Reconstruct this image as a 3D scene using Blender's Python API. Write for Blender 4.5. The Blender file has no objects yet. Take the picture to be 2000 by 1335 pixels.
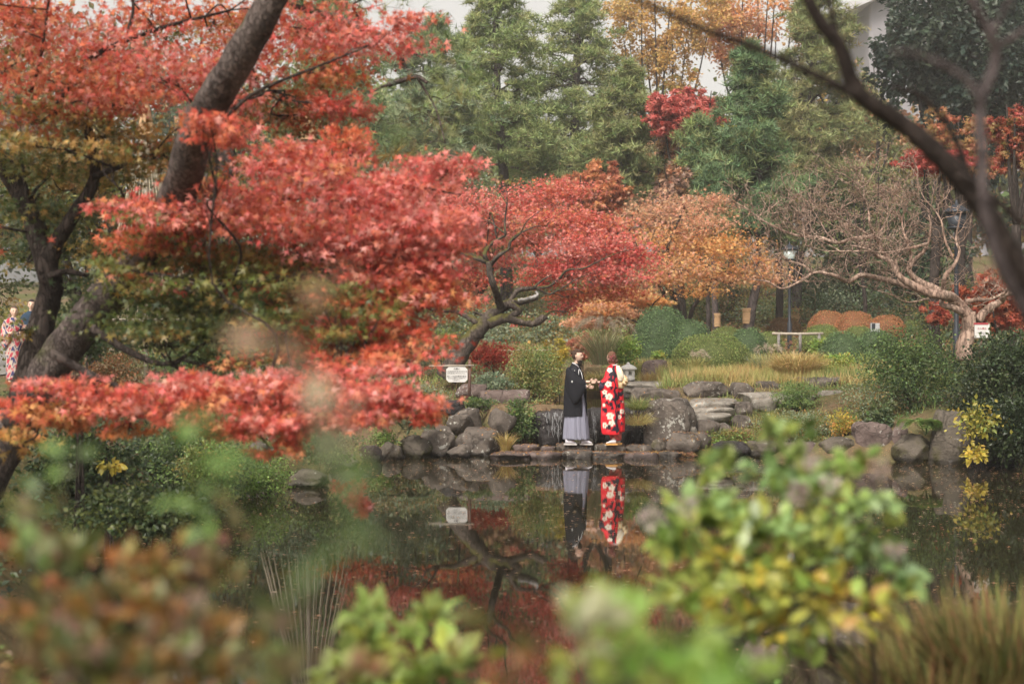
import bpy, math, random
import numpy as np
from mathutils import Vector, Matrix, noise

# ---------------------------------------------------------------- camera, sky, sun, exposure
S = bpy.context.scene
COL = S.collection
F, CH = 2778.0, 2.12                      # focal length in photo pixels, camera height over the pond
cam = bpy.data.cameras.new('camera'); camo = bpy.data.objects.new('camera', cam); COL.objects.link(camo)
camo.location = (0, 0, CH); camo.rotation_euler = (math.radians(90), 0, 0)
cam.lens = 50; cam.sensor_width = 36; cam.clip_start = 0.1; cam.clip_end = 2000
cam.dof.use_dof = True; cam.dof.focus_distance = 28.0; cam.dof.aperture_fstop = 1.9
S.camera = camo
SUN_EL, SUN_AZ = math.radians(48), math.radians(205)
w = bpy.data.worlds.new('World'); S.world = w; w.use_nodes = True
nt = w.node_tree; nt.nodes.clear()
sky = nt.nodes.new('ShaderNodeTexSky'); sky.sky_type = 'NISHITA'; sky.sun_disc = False
sky.sun_elevation = SUN_EL; sky.sun_rotation = SUN_AZ; sky.air_density = 1.0; sky.dust_density = 5.0; sky.ozone_density = 1.0
hs = nt.nodes.new('ShaderNodeHueSaturation'); hs.inputs['Saturation'].default_value = 0.1; hs.inputs['Value'].default_value = 1.0
bg = nt.nodes.new('ShaderNodeBackground'); bg.inputs['Strength'].default_value = 0.12
wo = nt.nodes.new('ShaderNodeOutputWorld')
nt.links.new(sky.outputs[0], hs.inputs['Color']); wm = nt.nodes.new('ShaderNodeMix'); wm.data_type = 'RGBA'; wm.blend_type = 'MULTIPLY'; wm.inputs[0].default_value = 1.0; wm.inputs[7].default_value = (1.0, 0.95, 0.88, 1)
nt.links.new(hs.outputs[0], wm.inputs[6]); nt.links.new(wm.outputs[2], bg.inputs[0]); nt.links.new(bg.outputs[0], wo.inputs[0])
sl = bpy.data.lights.new('sun', 'SUN'); sl.energy = 1.5; sl.angle = math.radians(12); sl.color = (1.0, 0.93, 0.82)
so = bpy.data.objects.new('sun', sl); COL.objects.link(so)
sd_ = Vector((math.sin(SUN_AZ) * math.cos(SUN_EL), math.cos(SUN_AZ) * math.cos(SUN_EL), math.sin(SUN_EL)))
so.rotation_euler = sd_.to_track_quat('Z', 'Y').to_euler()
S.view_settings.view_transform = 'Standard'; S.view_settings.look = 'None'
S.view_settings.gamma = 1.0; S.view_settings.use_curve_mapping = False
S.view_settings.exposure = 1.0
S.render.engine = 'CYCLES'
cy = S.cycles
cy.use_denoising = True; cy.max_bounces = 6; cy.diffuse_bounces = 3; cy.glossy_bounces = 3
cy.transmission_bounces = 4; cy.transparent_max_bounces = 6; cy.volume_bounces = 1
cy.sample_clamp_indirect = 6.0; cy.use_adaptive_sampling = True; cy.adaptive_threshold = 0.02
cy.caustics_reflective = False; cy.caustics_refractive = False

rng = np.random.default_rng(11)
A = np.array

# ---------------------------------------------------------------- mesh helpers
def P(px, py, D): return A([(px - 1000) / F * D, D, CH - (py - 667.5) / F * D])

def nrm(a): return a / np.maximum(np.linalg.norm(a, axis=-1, keepdims=True), 1e-9)

def tag(o, label=None, cat=None, group=None, kind=None):
    if label: o['label'] = label
    if cat: o['category'] = cat
    if group: o['group'] = group
    if kind: o['kind'] = kind
    return o

def empty(name, loc, label, cat, group=None):
    o = bpy.data.objects.new(name, None); COL.objects.link(o); o.location = Vector([float(t) for t in loc])
    o.empty_display_size = 0.2
    return tag(o, label, cat, group)

class MB:
    def __init__(s): s.v = []; s.q = []; s.t = []; s.c = []; s.n = 0
    def add(s, v, t=None, q=None, col=(1, 1, 1)):
        v = np.asarray(v, float).reshape(-1, 3); b = s.n
        s.v.append(v); s.n += len(v)
        if t is not None and len(t): s.t.append(np.asarray(t, int).reshape(-1, 3) + b)
        if q is not None and len(q): s.q.append(np.asarray(q, int).reshape(-1, 4) + b)
        c = np.asarray(col, float)
        s.c.append(np.broadcast_to(c, (len(v), 3)) if c.ndim == 1 else c)
        return b
    def mesh(s, name, mat, origin=(0, 0, 0), smooth=True):
        v = np.concatenate(s.v) - np.asarray(origin, float)
        T = np.concatenate(s.t) if s.t else np.zeros((0, 3), int)
        Q = np.concatenate(s.q) if s.q else np.zeros((0, 4), int)
        me = bpy.data.meshes.new(name)
        me.vertices.add(len(v)); me.vertices.foreach_set('co', v.astype(np.float32).ravel())
        lp = np.concatenate([T.ravel(), Q.ravel()]).astype(np.int32)
        me.loops.add(len(lp)); me.loops.foreach_set('vertex_index', lp)
        st = np.concatenate([np.arange(len(T)) * 3, len(T) * 3 + np.arange(len(Q)) * 4]).astype(np.int32)
        me.polygons.add(len(st)); me.polygons.foreach_set('loop_start', st)
        me.polygons.foreach_set('use_smooth', np.full(len(st), smooth))
        me.update(calc_edges=True)
        ca = me.color_attributes.new('Col', 'FLOAT_COLOR', 'POINT')
        c = np.concatenate(s.c); c4 = np.ones((len(c), 4), np.float32); c4[:, :3] = np.clip(c, 0, 1)
        ca.data.foreach_set('color', c4.ravel())
        if mat: me.materials.append(mat)
        return me
    def build(s, name, mat, parent=None, smooth=True, origin=None, **kw):
        org = (0, 0, 0)
        if parent is not None: org = wloc(parent)
        elif origin is not None: org = origin
        me = s.mesh(name, mat, org, smooth)
        o = bpy.data.objects.new(name, me); COL.objects.link(o)
        if parent is not None: o.parent = parent
        else: o.location = Vector([float(t) for t in org])
        tag(o, **kw)
        return o

def wloc(o):
    l = A(o.location)
    while o.parent is not None:
        o = o.parent; l = l + A(o.location)
    return l

def spline(pts, k=5):
    p = np.asarray(pts, float)
    if len(p) < 3:
        t = np.linspace(0, 1, k + 1)[:, None]
        return p[0] * (1 - t) + p[-1] * t
    q = np.vstack([2 * p[0] - p[1], p, 2 * p[-1] - p[-2]])
    out = []
    for i in range(1, len(q) - 2):
        t = np.linspace(0, 1, k, endpoint=False)[:, None]
        a, b, c, d = q[i - 1], q[i], q[i + 1], q[i + 2]
        out.append(0.5 * (2 * b + (c - a) * t + (2 * a - 5 * b + 4 * c - d) * t ** 2 + (3 * b - a - 3 * c + d) * t ** 3))
    out.append(p[-1:])
    return np.vstack(out)

def tube(mb, pts, rad, seg=6, col=(1, 1, 1), knob=0.0):
    p = np.asarray(pts, float); n = len(p)
    r = np.broadcast_to(np.asarray(rad, float), (n,)) if np.ndim(rad) == 0 else np.interp(np.linspace(0, 1, n), np.linspace(0, 1, len(rad)), rad)
    t = nrm(np.gradient(p, axis=0))
    ref = A([0.13, 0.97, 0.2]) if abs(t[0][1]) < 0.85 else A([1, 0, 0.1])
    u = nrm(np.cross(t, ref)); vv = np.cross(t, u)
    a = np.linspace(0, 2 * np.pi, seg, endpoint=False)
    rr = r[:, None] * (1 + knob * rng.normal(size=(n, seg)) if knob else 1) * np.ones((n, seg))
    ring = p[:, None] + rr[..., None] * (np.cos(a)[None, :, None] * u[:, None] + np.sin(a)[None, :, None] * vv[:, None])
    i = np.arange(n - 1)[:, None] * seg; j = np.arange(seg)[None]; jn = (j + 1) % seg
    q = np.stack([i + j, i + jn, i + seg + jn, i + seg + j], -1).reshape(-1, 4)
    V = np.vstack([ring.reshape(-1, 3), p[:1], p[-1:]])
    e = n * seg; k = np.arange(seg); kn = (k + 1) % seg
    T = np.vstack([np.stack([kn, k, np.full(seg, e)], -1), np.stack([(n - 1) * seg + k, (n - 1) * seg + kn, np.full(seg, e + 1)], -1)])
    mb.add(V, T, q, col)

def box(mb, c, h, col=(1, 1, 1), rz=0.0, bev=0.0):
    """box with chamfered edges; h = half sizes"""
    hx, hy, hz = h; b = bev if bev else min(h) * 0.08
    vs = []
    for sx in (-1, 1):
        for sy in (-1, 1):
            for sz in (-1, 1):
                vs += [(sx * hx, sy * (hy - b), sz * (hz - b)), (sx * (hx - b), sy * hy, sz * (hz - b)), (sx * (hx - b), sy * (hy - b), sz * hz)]
    import bmesh
    bm = bmesh.new()
    for v in vs: bm.verts.new(v)
    bmesh.ops.convex_hull(bm, input=list(bm.verts))
    bmesh.ops.triangulate(bm, faces=bm.faces)
    bm.verts.index_update()
    V = A([v.co[:] for v in bm.verts]); T = A([[v.index for v in f.verts] for f in bm.faces]); bm.free()
    R = A([[math.cos(rz), -math.sin(rz), 0], [math.sin(rz), math.cos(rz), 0], [0, 0, 1]])
    mb.add(V @ R.T + A(c), T, None, col)

def lathe(mb, c, prof, seg=20, col=(1, 1, 1)):
    """profile [(r, z)...] turned round the z axis at c"""
    p = A(prof, float); n = len(p); a = np.linspace(0, 2 * np.pi, seg, endpoint=False)
    V = np.stack([p[:, :1] * np.cos(a), p[:, :1] * np.sin(a), p[:, 1:] * np.ones(seg)], -1).reshape(-1, 3) + A(c)
    i = np.arange(n - 1)[:, None] * seg; j = np.arange(seg)[None]; jn = (j + 1) % seg
    mb.add(V, None, np.stack([i + j, i + jn, i + seg + jn, i + seg + j], -1).reshape(-1, 4), col)

# ---------------------------------------------------------------- leaf templates (unit size, stalk at origin, tip along +y)
def _maple(notch=0.26):
    ang = [90, 42, 138, -8, 188]; ln = [1.0, .88, .88, .58, .58]
    V = [(0, 0.12, 0.03)]; Q = []
    for a, l in zip(ang, ln):
        b = len(V)
        for da, r, z in ((-24, notch, 0), (0, l, -0.16 * l), (24, notch, 0)):
            t = math.radians(a + da); V.append((r * math.cos(t), 0.12 + r * math.sin(t), z))
        Q.append((0, b, b + 1, b + 2))
    return A(V), np.zeros((0, 3), int), A(Q)
def _star(k=5):
    V = []; T = []
    for a, l in list(zip([90, 35, 145, -18, 198], [1, .92, .92, .7, .7]))[:k]:
        b = len(V); t = math.radians(a); d = A([math.cos(t), math.sin(t), -0.15]); s = A([-d[1], d[0], 0]) * (0.135 if k == 5 else 0.26)
        V += [tuple(s), tuple(-s), tuple(d * l)]; T.append((b, b + 1, b + 2))
    return A(V), A(T), np.zeros((0, 4), int)
def _tuft(n=8, spread=1.0, wd=0.05, seed=3):
    r = np.random.default_rng(seed); V = []; T = []
    for k in range(n):
        d = nrm(A([r.normal() * spread, 1.0 + r.normal() * .3, r.normal() * spread])) * r.uniform(.75, 1.1)
        s = nrm(np.cross(d, r.normal(size=3))) * wd; b = len(V)
        V += [tuple(s), tuple(-s), tuple(d)]; T.append((b, b + 1, b + 2))
    return A(V), A(T), np.zeros((0, 4), int)
Z3, Z4 = np.zeros((0, 3), int), np.zeros((0, 4), int)
TPL = {
    'maple': _maple(), 'star': _star(), 'star3': _star(3), 'tuft': _tuft(6, .75, .062), 'longtuft': _tuft(22, .6, .012, 5),
    'chip': (A([(0, 0, 0), (.34, .5, .08), (0, 1, -.05), (-.34, .5, .08)]), Z3, A([(0, 1, 2, 3)])),
    'oval': (A([(0, 0, 0), (.2, .22, .05), (.29, .55, .06), (0, 1, -.12), (-.29, .55, .06), (-.2, .22, .05), (0, .5, 0)]),
             A([(0, 1, 6), (6, 3, 4), (6, 2, 3), (0, 6, 5)]), A([(1, 2, 6, 6)])[:0]),
    'blade': (A([(-.009, 0, 0), (.009, 0, 0), (.008, .45, .05), (-.008, .45, .05), (.006, .8, .25), (-.006, .8, .25), (0, .95, .55)]), A([(5, 4, 6)]), A([(0, 1, 2, 3), (3, 2, 4, 5)])),
    'blade1': (A([(-.035, 0, 0), (.035, 0, 0), (0, 1, .2)]), A([(0, 1, 2)]), Z4),
}
v_, t_, q_ = TPL['oval']
TPL['oval'] = (v_, A([(0, 1, 6), (1, 2, 6), (6, 2, 3), (6, 3, 4), (6, 4, 5), (0, 6, 5)]), Z4)

def scatter(mb, kind, pos, yd, nm, size, col):
    V, T, Q = TPL[kind]; N = len(pos)
    if N == 0: return
    y = nrm(yd); z = nrm(nm - (nm * y).sum(-1, keepdims=True) * y); x = np.cross(y, z)
    W = pos[:, None] + np.asarray(size)[:, None, None] * (V[None, :, 0:1] * x[:, None] + V[None, :, 1:2] * y[:, None] + V[None, :, 2:3] * z[:, None])
    o = (np.arange(N) * len(V))[:, None, None]
    mb.add(W.reshape(-1, 3), (T[None] + o).reshape(-1, 3) if len(T) else None, (Q[None] + o).reshape(-1, 4) if len(Q) else None,
           np.repeat(np.asarray(col), len(V), axis=0))

def paint(pal, idx, n, jit=0.14):
    pal = np.asarray(pal, float); c = pal[idx % len(pal)]
    other = pal[rng.integers(0, len(pal), n)]
    m = rng.random((n, 1)) * 0.55
    c = c * (1 - m) + other * m
    return np.clip(c * (1 + rng.normal(size=(n, 1)) * jit) * (1 + rng.normal(size=(n, 3)) * 0.05), 0.003, 0.95)

def ball(n, power=0.45):
    d = nrm(rng.normal(size=(n, 3))); return d * (rng.random((n, 1)) ** power)

def clumps(C, R, n, per=45, tight=0.2, power=0.5):
    """leaf positions gathered in little clumps inside an ellipsoid; returns positions, clump index, clump centres"""
    C = A(C, float); R = A(R, float); m = max(3, n // per)
    cc = C + ball(m, power) * R
    k = rng.integers(0, m, n)
    pos = cc[k] + rng.normal(size=(n, 3)) * R * tight * A([1, 1, .75])
    return pos, k, cc

# ---------------------------------------------------------------- materials
MATS = {}
def base_mat(name):
    m = bpy.data.materials.new(name); m.use_nodes = True; nt = m.node_tree; nt.nodes.clear()
    out = nt.nodes.new('ShaderNodeOutputMaterial'); MATS[name] = m
    return m, nt, out
def N(nt, kind, **kw):
    n = nt.nodes.new(kind)
    for k, v in kw.items():
        if k in n.inputs: n.inputs[k].default_value = v
        else: setattr(n, k, v)
    return n
def ramp(nt, stops, fac):
    r = nt.nodes.new('ShaderNodeValToRGB'); e = r.color_ramp.elements
    while len(e) < len(stops): e.new(0.5)
    for s, (p, c) in zip(e, stops):
        s.position = p; s.color = (c if len(c) == 4 else tuple(c) + (1,)) if not np.isscalar(c) else (c, c, c, 1)
    nt.links.new(fac, r.inputs[0]); return r
def leaf_mat(name, transl=0.35, rough=0.55, spec=0.25):
    m, nt, out = base_mat(name); L = nt.links.new
    at = N(nt, 'ShaderNodeAttribute', attribute_name='Col')
    p = N(nt, 'ShaderNodeBsdfPrincipled', Roughness=rough); p.inputs['Specular IOR Level'].default_value = spec
    t = N(nt, 'ShaderNodeBsdfTranslucent'); mx = N(nt, 'ShaderNodeMixShader'); mx.inputs[0].default_value = transl
    nz = N(nt, 'ShaderNodeTexNoise', Scale=60.0); g = N(nt, 'ShaderNodeMix', data_type='RGBA', blend_type='MULTIPLY')
    rp = ramp(nt, [(0.3, 0.78), (0.7, 1.0)], nz.outputs['Fac'])
    g.inputs[0].default_value = 1.0; L(at.outputs['Color'], g.inputs[6]); L(rp.outputs[0], g.inputs[7])
    L(g.outputs[2], p.inputs['Base Color']); L(g.outputs[2], t.inputs['Color'])
    L(p.outputs[0], mx.inputs[1]); L(t.outputs[0], mx.inputs[2]); L(mx.outputs[0], out.inputs[0])
    return m
def attr_mat(name, rough=0.8, weave=0.0, sheen=0.0):
    m, nt, out = base_mat(name); L = nt.links.new
    at = N(nt, 'ShaderNodeAttribute', attribute_name='Col')
    p = N(nt, 'ShaderNodeBsdfPrincipled', Roughness=rough); p.inputs['Specular IOR Level'].default_value = 0.2
    if sheen: p.inputs['Sheen Weight'].default_value = sheen
    L(at.outputs['Color'], p.inputs['Base Color'])
    if weave:
        nz = N(nt, 'ShaderNodeTexNoise', Scale=70.0); b = N(nt, 'ShaderNodeBump', Strength=weave, Distance=0.01)
        L(nz.outputs['Fac'], b.inputs['Height']); L(b.outputs[0], p.inputs['Normal'])
    L(p.outputs[0], out.inputs[0]); return m
def bark_mat(name, c1, c2, scale=6.0, moss=0.0, stretch=0.25, mosscol=(0.07, 0.08, 0.02)):
    m, nt, out = base_mat(name); L = nt.links.new
    tc = N(nt, 'ShaderNodeTexCoord'); mp = N(nt, 'ShaderNodeMapping'); mp.inputs['Scale'].default_value = (1, 1, stretch)
    L(tc.outputs['Object'], mp.inputs[0])
    v = N(nt, 'ShaderNodeTexVoronoi', Scale=scale * 5.5, feature='DISTANCE_TO_EDGE'); L(mp.outputs[0], v.inputs['Vector'])
    nz = N(nt, 'ShaderNodeTexNoise', Scale=scale, Detail=8.0, Roughness=0.7); L(mp.outputs[0], nz.inputs['Vector'])
    mv = N(nt, 'ShaderNodeMix', data_type='VECTOR'); mv.inputs[0].default_value = 0.22; L(mp.outputs[0], mv.inputs[4]); L(nz.outputs['Color'], mv.inputs[5]); L(mv.outputs[1], v.inputs['Vector'])
    r = ramp(nt, [(0.3, c1), (0.7, c2)], nz.outputs['Fac'])
    cr = ramp(nt, [(0.0, 0.35), (0.12, 1.0)], v.outputs['Distance'])
    g = N(nt, 'ShaderNodeMix', data_type='RGBA', blend_type='MULTIPLY'); g.inputs[0].default_value = 0.7
    L(r.outputs[0], g.inputs[6]); L(cr.outputs[0], g.inputs[7])
    colr = g.outputs[2]
    if moss:
        n2 = N(nt, 'ShaderNodeTexNoise', Scale=2.2, Detail=5.0); L(tc.outputs['Object'], n2.inputs['Vector'])
        ge = N(nt, 'ShaderNodeNewGeometry'); sp = N(nt, 'ShaderNodeSeparateXYZ'); L(ge.outputs['Normal'], sp.inputs[0])
        ma = N(nt, 'ShaderNodeMath', operation='MULTIPLY_ADD'); ma.inputs[1].default_value = 0.22; L(sp.outputs['Z'], ma.inputs[0]); L(n2.outputs['Fac'], ma.inputs[2])
        mr = ramp(nt, [(0.62 - moss * .2, 0.0), (0.74 - moss * .2, 1.0)], ma.outputs[0])
        g2 = N(nt, 'ShaderNodeMix', data_type='RGBA'); L(mr.outputs[0], g2.inputs[0]); L(colr, g2.inputs[6]); g2.inputs[7].default_value = mosscol + (1,)
        colr = g2.outputs[2]
    p = N(nt, 'ShaderNodeBsdfPrincipled', Roughness=0.9); p.inputs['Specular IOR Level'].default_value = 0.15
    b = N(nt, 'ShaderNodeBump', Strength=0.8, Distance=0.03); L(cr.outputs[0], b.inputs['Height'])
    b2 = N(nt, 'ShaderNodeBump', Strength=0.6, Distance=0.02); L(nz.outputs['Fac'], b2.inputs['Height']); L(b.outputs[0], b2.inputs['Normal'])
    L(colr, p.inputs['Base Color']); L(b2.outputs[0], p.inputs['Normal']); L(p.outputs[0], out.inputs[0]); return m
def rock_mat(name, c1, c2, lichen=0.5, moss=0.3, rough=0.85, mosscol=(0.055, 0.06, 0.02)):
    m, nt, out = base_mat(name); L = nt.links.new
    tc = N(nt, 'ShaderNodeTexCoord'); oi = N(nt, 'ShaderNodeObjectInfo')
    ad = N(nt, 'ShaderNodeVectorMath', operation='ADD'); L(tc.outputs['Object'], ad.inputs[0]); L(oi.outputs['Random'], ad.inputs[1])
    nz = N(nt, 'ShaderNodeTexNoise', Scale=3.5, Detail=9.0, Roughness=0.65); L(ad.outputs[0], nz.inputs['Vector'])
    r = ramp(nt, [(0.3, c1), (0.72, c2)], nz.outputs['Fac'])
    n2 = N(nt, 'ShaderNodeTexNoise', Scale=14.0, Detail=4.0, Roughness=0.6); L(ad.outputs[0], n2.inputs['Vector'])
    n3 = N(nt, 'ShaderNodeTexNoise', Scale=2.0, Detail=2.0); L(ad.outputs[0], n3.inputs['Vector'])
    mm = N(nt, 'ShaderNodeMath', operation='MULTIPLY_ADD'); mm.inputs[1].default_value = 0.5; L(n3.outputs['Fac'], mm.inputs[0]); L(n2.outputs['Fac'], mm.inputs[2])
    lr = ramp(nt, [(0.93 - lichen * .12, 0.0), (0.96 - lichen * .12, 0.75)], mm.outputs[0])
    g = N(nt, 'ShaderNodeMix', data_type='RGBA'); L(lr.outputs[0], g.inputs[0]); L(r.outputs[0], g.inputs[6]); g.inputs[7].default_value = (0.42, 0.41, 0.37, 1)
    ge = N(nt, 'ShaderNodeNewGeometry'); sp = N(nt, 'ShaderNodeSeparateXYZ'); L(ge.outputs['Normal'], sp.inputs[0])
    n4 = N(nt, 'ShaderNodeTexNoise', Scale=1.7, Detail=6.0, Roughness=.7); L(ad.outputs[0], n4.inputs['Vector'])
    ma = N(nt, 'ShaderNodeMath', operation='MULTIPLY_ADD'); ma.inputs[1].default_value = -0.1; L(sp.outputs['Z'], ma.inputs[0]); L(n4.outputs['Fac'], ma.inputs[2])
    mr = ramp(nt, [(0.72 - moss * .3, 0.0), (0.82 - moss * .3, 0.85)], ma.outputs[0])
    g2 = N(nt, 'ShaderNodeMix', data_type='RGBA'); L(mr.outputs[0], g2.inputs[0]); L(g.outputs[2], g2.inputs[6]); g2.inputs[7].default_value = mosscol + (1,)
    p = N(nt, 'ShaderNodeBsdfPrincipled', Roughness=rough)
    p.inputs['Specular IOR Level'].default_value = 0.3
    b = N(nt, 'ShaderNodeBump', Strength=1.0, Distance=0.08); L(nz.outputs['Fac'], b.inputs['Height'])
    b2 = N(nt, 'ShaderNodeBump', Strength=0.5, Distance=0.01); L(n2.outputs['Fac'], b2.inputs['Height']); L(b.outputs[0], b2.inputs['Normal'])
    sz = N(nt, 'ShaderNodeSeparateXYZ'); L(ge.outputs['Position'], sz.inputs[0]); wz = N(nt, 'ShaderNodeMath', operation='MULTIPLY_ADD'); wz.inputs[1].default_value = .16; L(nz.outputs['Fac'], wz.inputs[0]); L(sz.outputs['Z'], wz.inputs[2])
    wr = ramp(nt, [(0.13, 0.38), (0.2, 1.0)], wz.outputs[0]); g3 = N(nt, 'ShaderNodeMix', data_type='RGBA', blend_type='MULTIPLY'); g3.inputs[0].default_value = 1.0; L(g2.outputs[2], g3.inputs[6]); L(wr.outputs[0], g3.inputs[7])
    rr = ramp(nt, [(0.13, .3), (0.2, rough)], wz.outputs[0]); L(rr.outputs[0], p.inputs['Roughness'])
    vc = N(nt, 'ShaderNodeTexVoronoi', Scale=2.6, feature='DISTANCE_TO_EDGE'); vm = N(nt, 'ShaderNodeMix', data_type='VECTOR'); vm.inputs[0].default_value = .35; L(ad.outputs[0], vm.inputs[4]); L(nz.outputs['Color'], vm.inputs[5]); L(vm.outputs[1], vc.inputs['Vector'])
    vr = ramp(nt, [(0.0, 0.0), (0.025, 1.0)], vc.outputs['Distance']); b3 = N(nt, 'ShaderNodeBump', Strength=0.6, Distance=0.03); L(vr.outputs[0], b3.inputs['Height']); L(b2.outputs[0], b3.inputs['Normal'])
    vk = ramp(nt, [(0.0, 0.5), (0.02, 1.0)], vc.outputs['Distance']); g4 = N(nt, 'ShaderNodeMix', data_type='RGBA', blend_type='MULTIPLY'); g4.inputs[0].default_value = .8; L(g3.outputs[2], g4.inputs[6]); L(vk.outputs[0], g4.inputs[7])
    L(g4.outputs[2], p.inputs['Base Color']); L(b3.outputs[0], p.inputs['Normal']); L(p.outputs[0], out.inputs[0]); return m
def plain_mat(name, c, rough=0.6, metal=0.0, var=0.25, scale=12.0):
    m, nt, out = base_mat(name); L = nt.links.new
    tc = N(nt, 'ShaderNodeTexCoord'); nz = N(nt, 'ShaderNodeTexNoise', Scale=scale, Detail=6.0); L(tc.outputs['Object'], nz.inputs['Vector'])
    r = ramp(nt, [(0.3, tuple(x * (1 - var) for x in c)), (0.7, tuple(min(1, x * (1 + var * .5)) for x in c))], nz.outputs['Fac'])
    p = N(nt, 'ShaderNodeBsdfPrincipled', Roughness=rough, Metallic=metal); L(r.outputs[0], p.inputs['Base Color'])
    b = N(nt, 'ShaderNodeBump', Strength=0.25, Distance=0.005); L(nz.outputs['Fac'], b.inputs['Height']); L(b.outputs[0], p.inputs['Normal'])
    L(p.outputs[0], out.inputs[0]); return m

LEAF = leaf_mat('leaf', 0.42, 0.42, 0.5); NEEDLE = leaf_mat('needle', 0.15, 0.6, 0.2); HEDGE = leaf_mat('hedge_leaf', 0.15, 0.6, 0.15)
GRASS = leaf_mat('grass_blade', 0.3, 0.7, 0.15); CLOTH = attr_mat('cloth', 0.85, 0.15, 0.0); SKIN = attr_mat('skin', 0.5)
SILK = attr_mat('silk', 0.55, 0.05)
BARK_DARK = bark_mat('maple_bark', (0.03, 0.022, 0.02), (0.085, 0.068, 0.06), 5, 0.0)
BARK_MID = bark_mat('old_maple_bark', (0.05, 0.038, 0.033), (0.17, 0.135, 0.115), 5, 0.25, 0.3, (0.12, 0.11, 0.035))
BARK_PINE_NEAR = bark_mat('near_pine_bark', (0.04, 0.03, 0.028), (0.23, 0.185, 0.17), 6, 0.2, 0.5)
BARK_PINE = bark_mat('pine_bark', (0.055, 0.042, 0.04), (0.17, 0.14, 0.135), 4, 0.0, 0.45)
BARK_MYRTLE = bark_mat('smooth_myrtle_bark', (0.26, 0.155, 0.115), (0.54, 0.4, 0.32), 3, 0.0, 0.2)
BARK_GREY = bark_mat('grey_branch_bark', (0.018, 0.013, 0.011), (0.055, 0.042, 0.037), 9, 0.0, 0.3)
BARK_PALE = bark_mat('pale_branch_bark', (0.07, 0.056, 0.056), (0.13, 0.105, 0.105), 9, 0.0, 0.3)
ROCK = rock_mat('pond_rock', (0.052, 0.042, 0.036), (0.175, 0.145, 0.122), 0.55, 0.15)
ROCK_PALE = rock_mat('pale_step_stone', (0.15, 0.13, 0.11), (0.33, 0.3, 0.26), 0.35, 0.1)
ROCK_MOSS = rock_mat('mossy_rock', (0.06, 0.05, 0.04), (0.15, 0.125, 0.1), 0.3, 0.85, mosscol=(0.065, 0.06, 0.018))
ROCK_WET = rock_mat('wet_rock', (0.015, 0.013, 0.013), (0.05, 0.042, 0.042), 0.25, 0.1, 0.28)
ROCK_BROWN = rock_mat('brown_rock', (0.08, 0.056, 0.05), (0.2, 0.15, 0.135), 0.4, 0.25)

# ---------------------------------------------------------------- generic builders
def rock(name, label, px0, px1, py0, py1, D, mat, seed, flat=0.0, sharp=0.5, depth=0.8, sub=4, sink=0.25, cat='rock', group=None, parent=None):
    import bmesh
    if px1 - px0 < 75: sub = min(sub, 3)
    bm = bmesh.new(); bmesh.ops.create_icosphere(bm, subdivisions=sub, radius=1.0)
    r = random.Random(seed)
    cuts = []
    for k in range(13):
        d = Vector((r.gauss(0, 1), r.gauss(0, 1), r.gauss(0, .8))).normalized(); cuts.append((d, r.uniform(.55, .85)))
    if flat: cuts.append((Vector((r.uniform(-.1, .1), -.05, 1)).normalized(), 0.62))
    off = Vector((seed * 3.1, seed * 1.7, seed * .9))
    for v in bm.verts:
        p = v.co.copy()
        for d, c in cuts:
            e = p.dot(d) - c
            if e > 0: p -= d * e * (0.7 + .3 * sharp)
        n = noise.fractal(p * 1.4 + off, 0.9, 2.0, 4) * 0.17 + noise.fractal(p * 4.5 + off, 0.7, 2.1, 4) * 0.06
        v.co = p * (1 + n)
    V = A([v.co[:] for v in bm.verts]); bm.verts.index_update(); T = A([[v.index for v in f.verts] for f in bm.faces]); bm.free()
    lo, hi = V.min(0), V.max(0); V = (V - (lo + hi) / 2) / ((hi - lo) / 2)
    if flat >= .7: V = np.sign(V) * np.abs(V) ** A([.72, .72, .6]); V += rng.normal(size=V.shape) * .0; V = V * (1 + .05 * np.sin(V[:, :1] * 6 + seed) * np.cos(V[:, 1:2] * 5 + seed * 2))
    wx = (px1 - px0) / 2 / F * D; hz = (py1 - py0) / F * D
    full = hz * (1 + sink); c = P((px0 + px1) / 2, py0, D) - A([0, 0, full / 2])
    V = V * A([wx, max(wx * depth, hz * .4), full / 2]); V[:, 1] += 0
    c[1] += max(wx * depth, hz * .4) * .5
    mb = MB(); mb.add(V + c, T)
    base = c - A([0, 0, full / 2])
    if parent is not None: return mb.build(name, mat, parent)
    return mb.build(name, mat, None, origin=base, label=label, cat=cat, group=group)

def bend(a, b, wig=0.12, sag=0.0, k=5):
    a, b = A(a, float), A(b, float); L = np.linalg.norm(b - a); n = 4
    t = np.linspace(0, 1, n + 1)[:, None]; p = a * (1 - t) + b * t
    p[1:-1] += rng.normal(size=(n - 1, 3)) * L * wig * 0.5
    p[:, 2] += -sag * L * np.sin(np.pi * t[:, 0])
    return spline(p, k)

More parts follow.
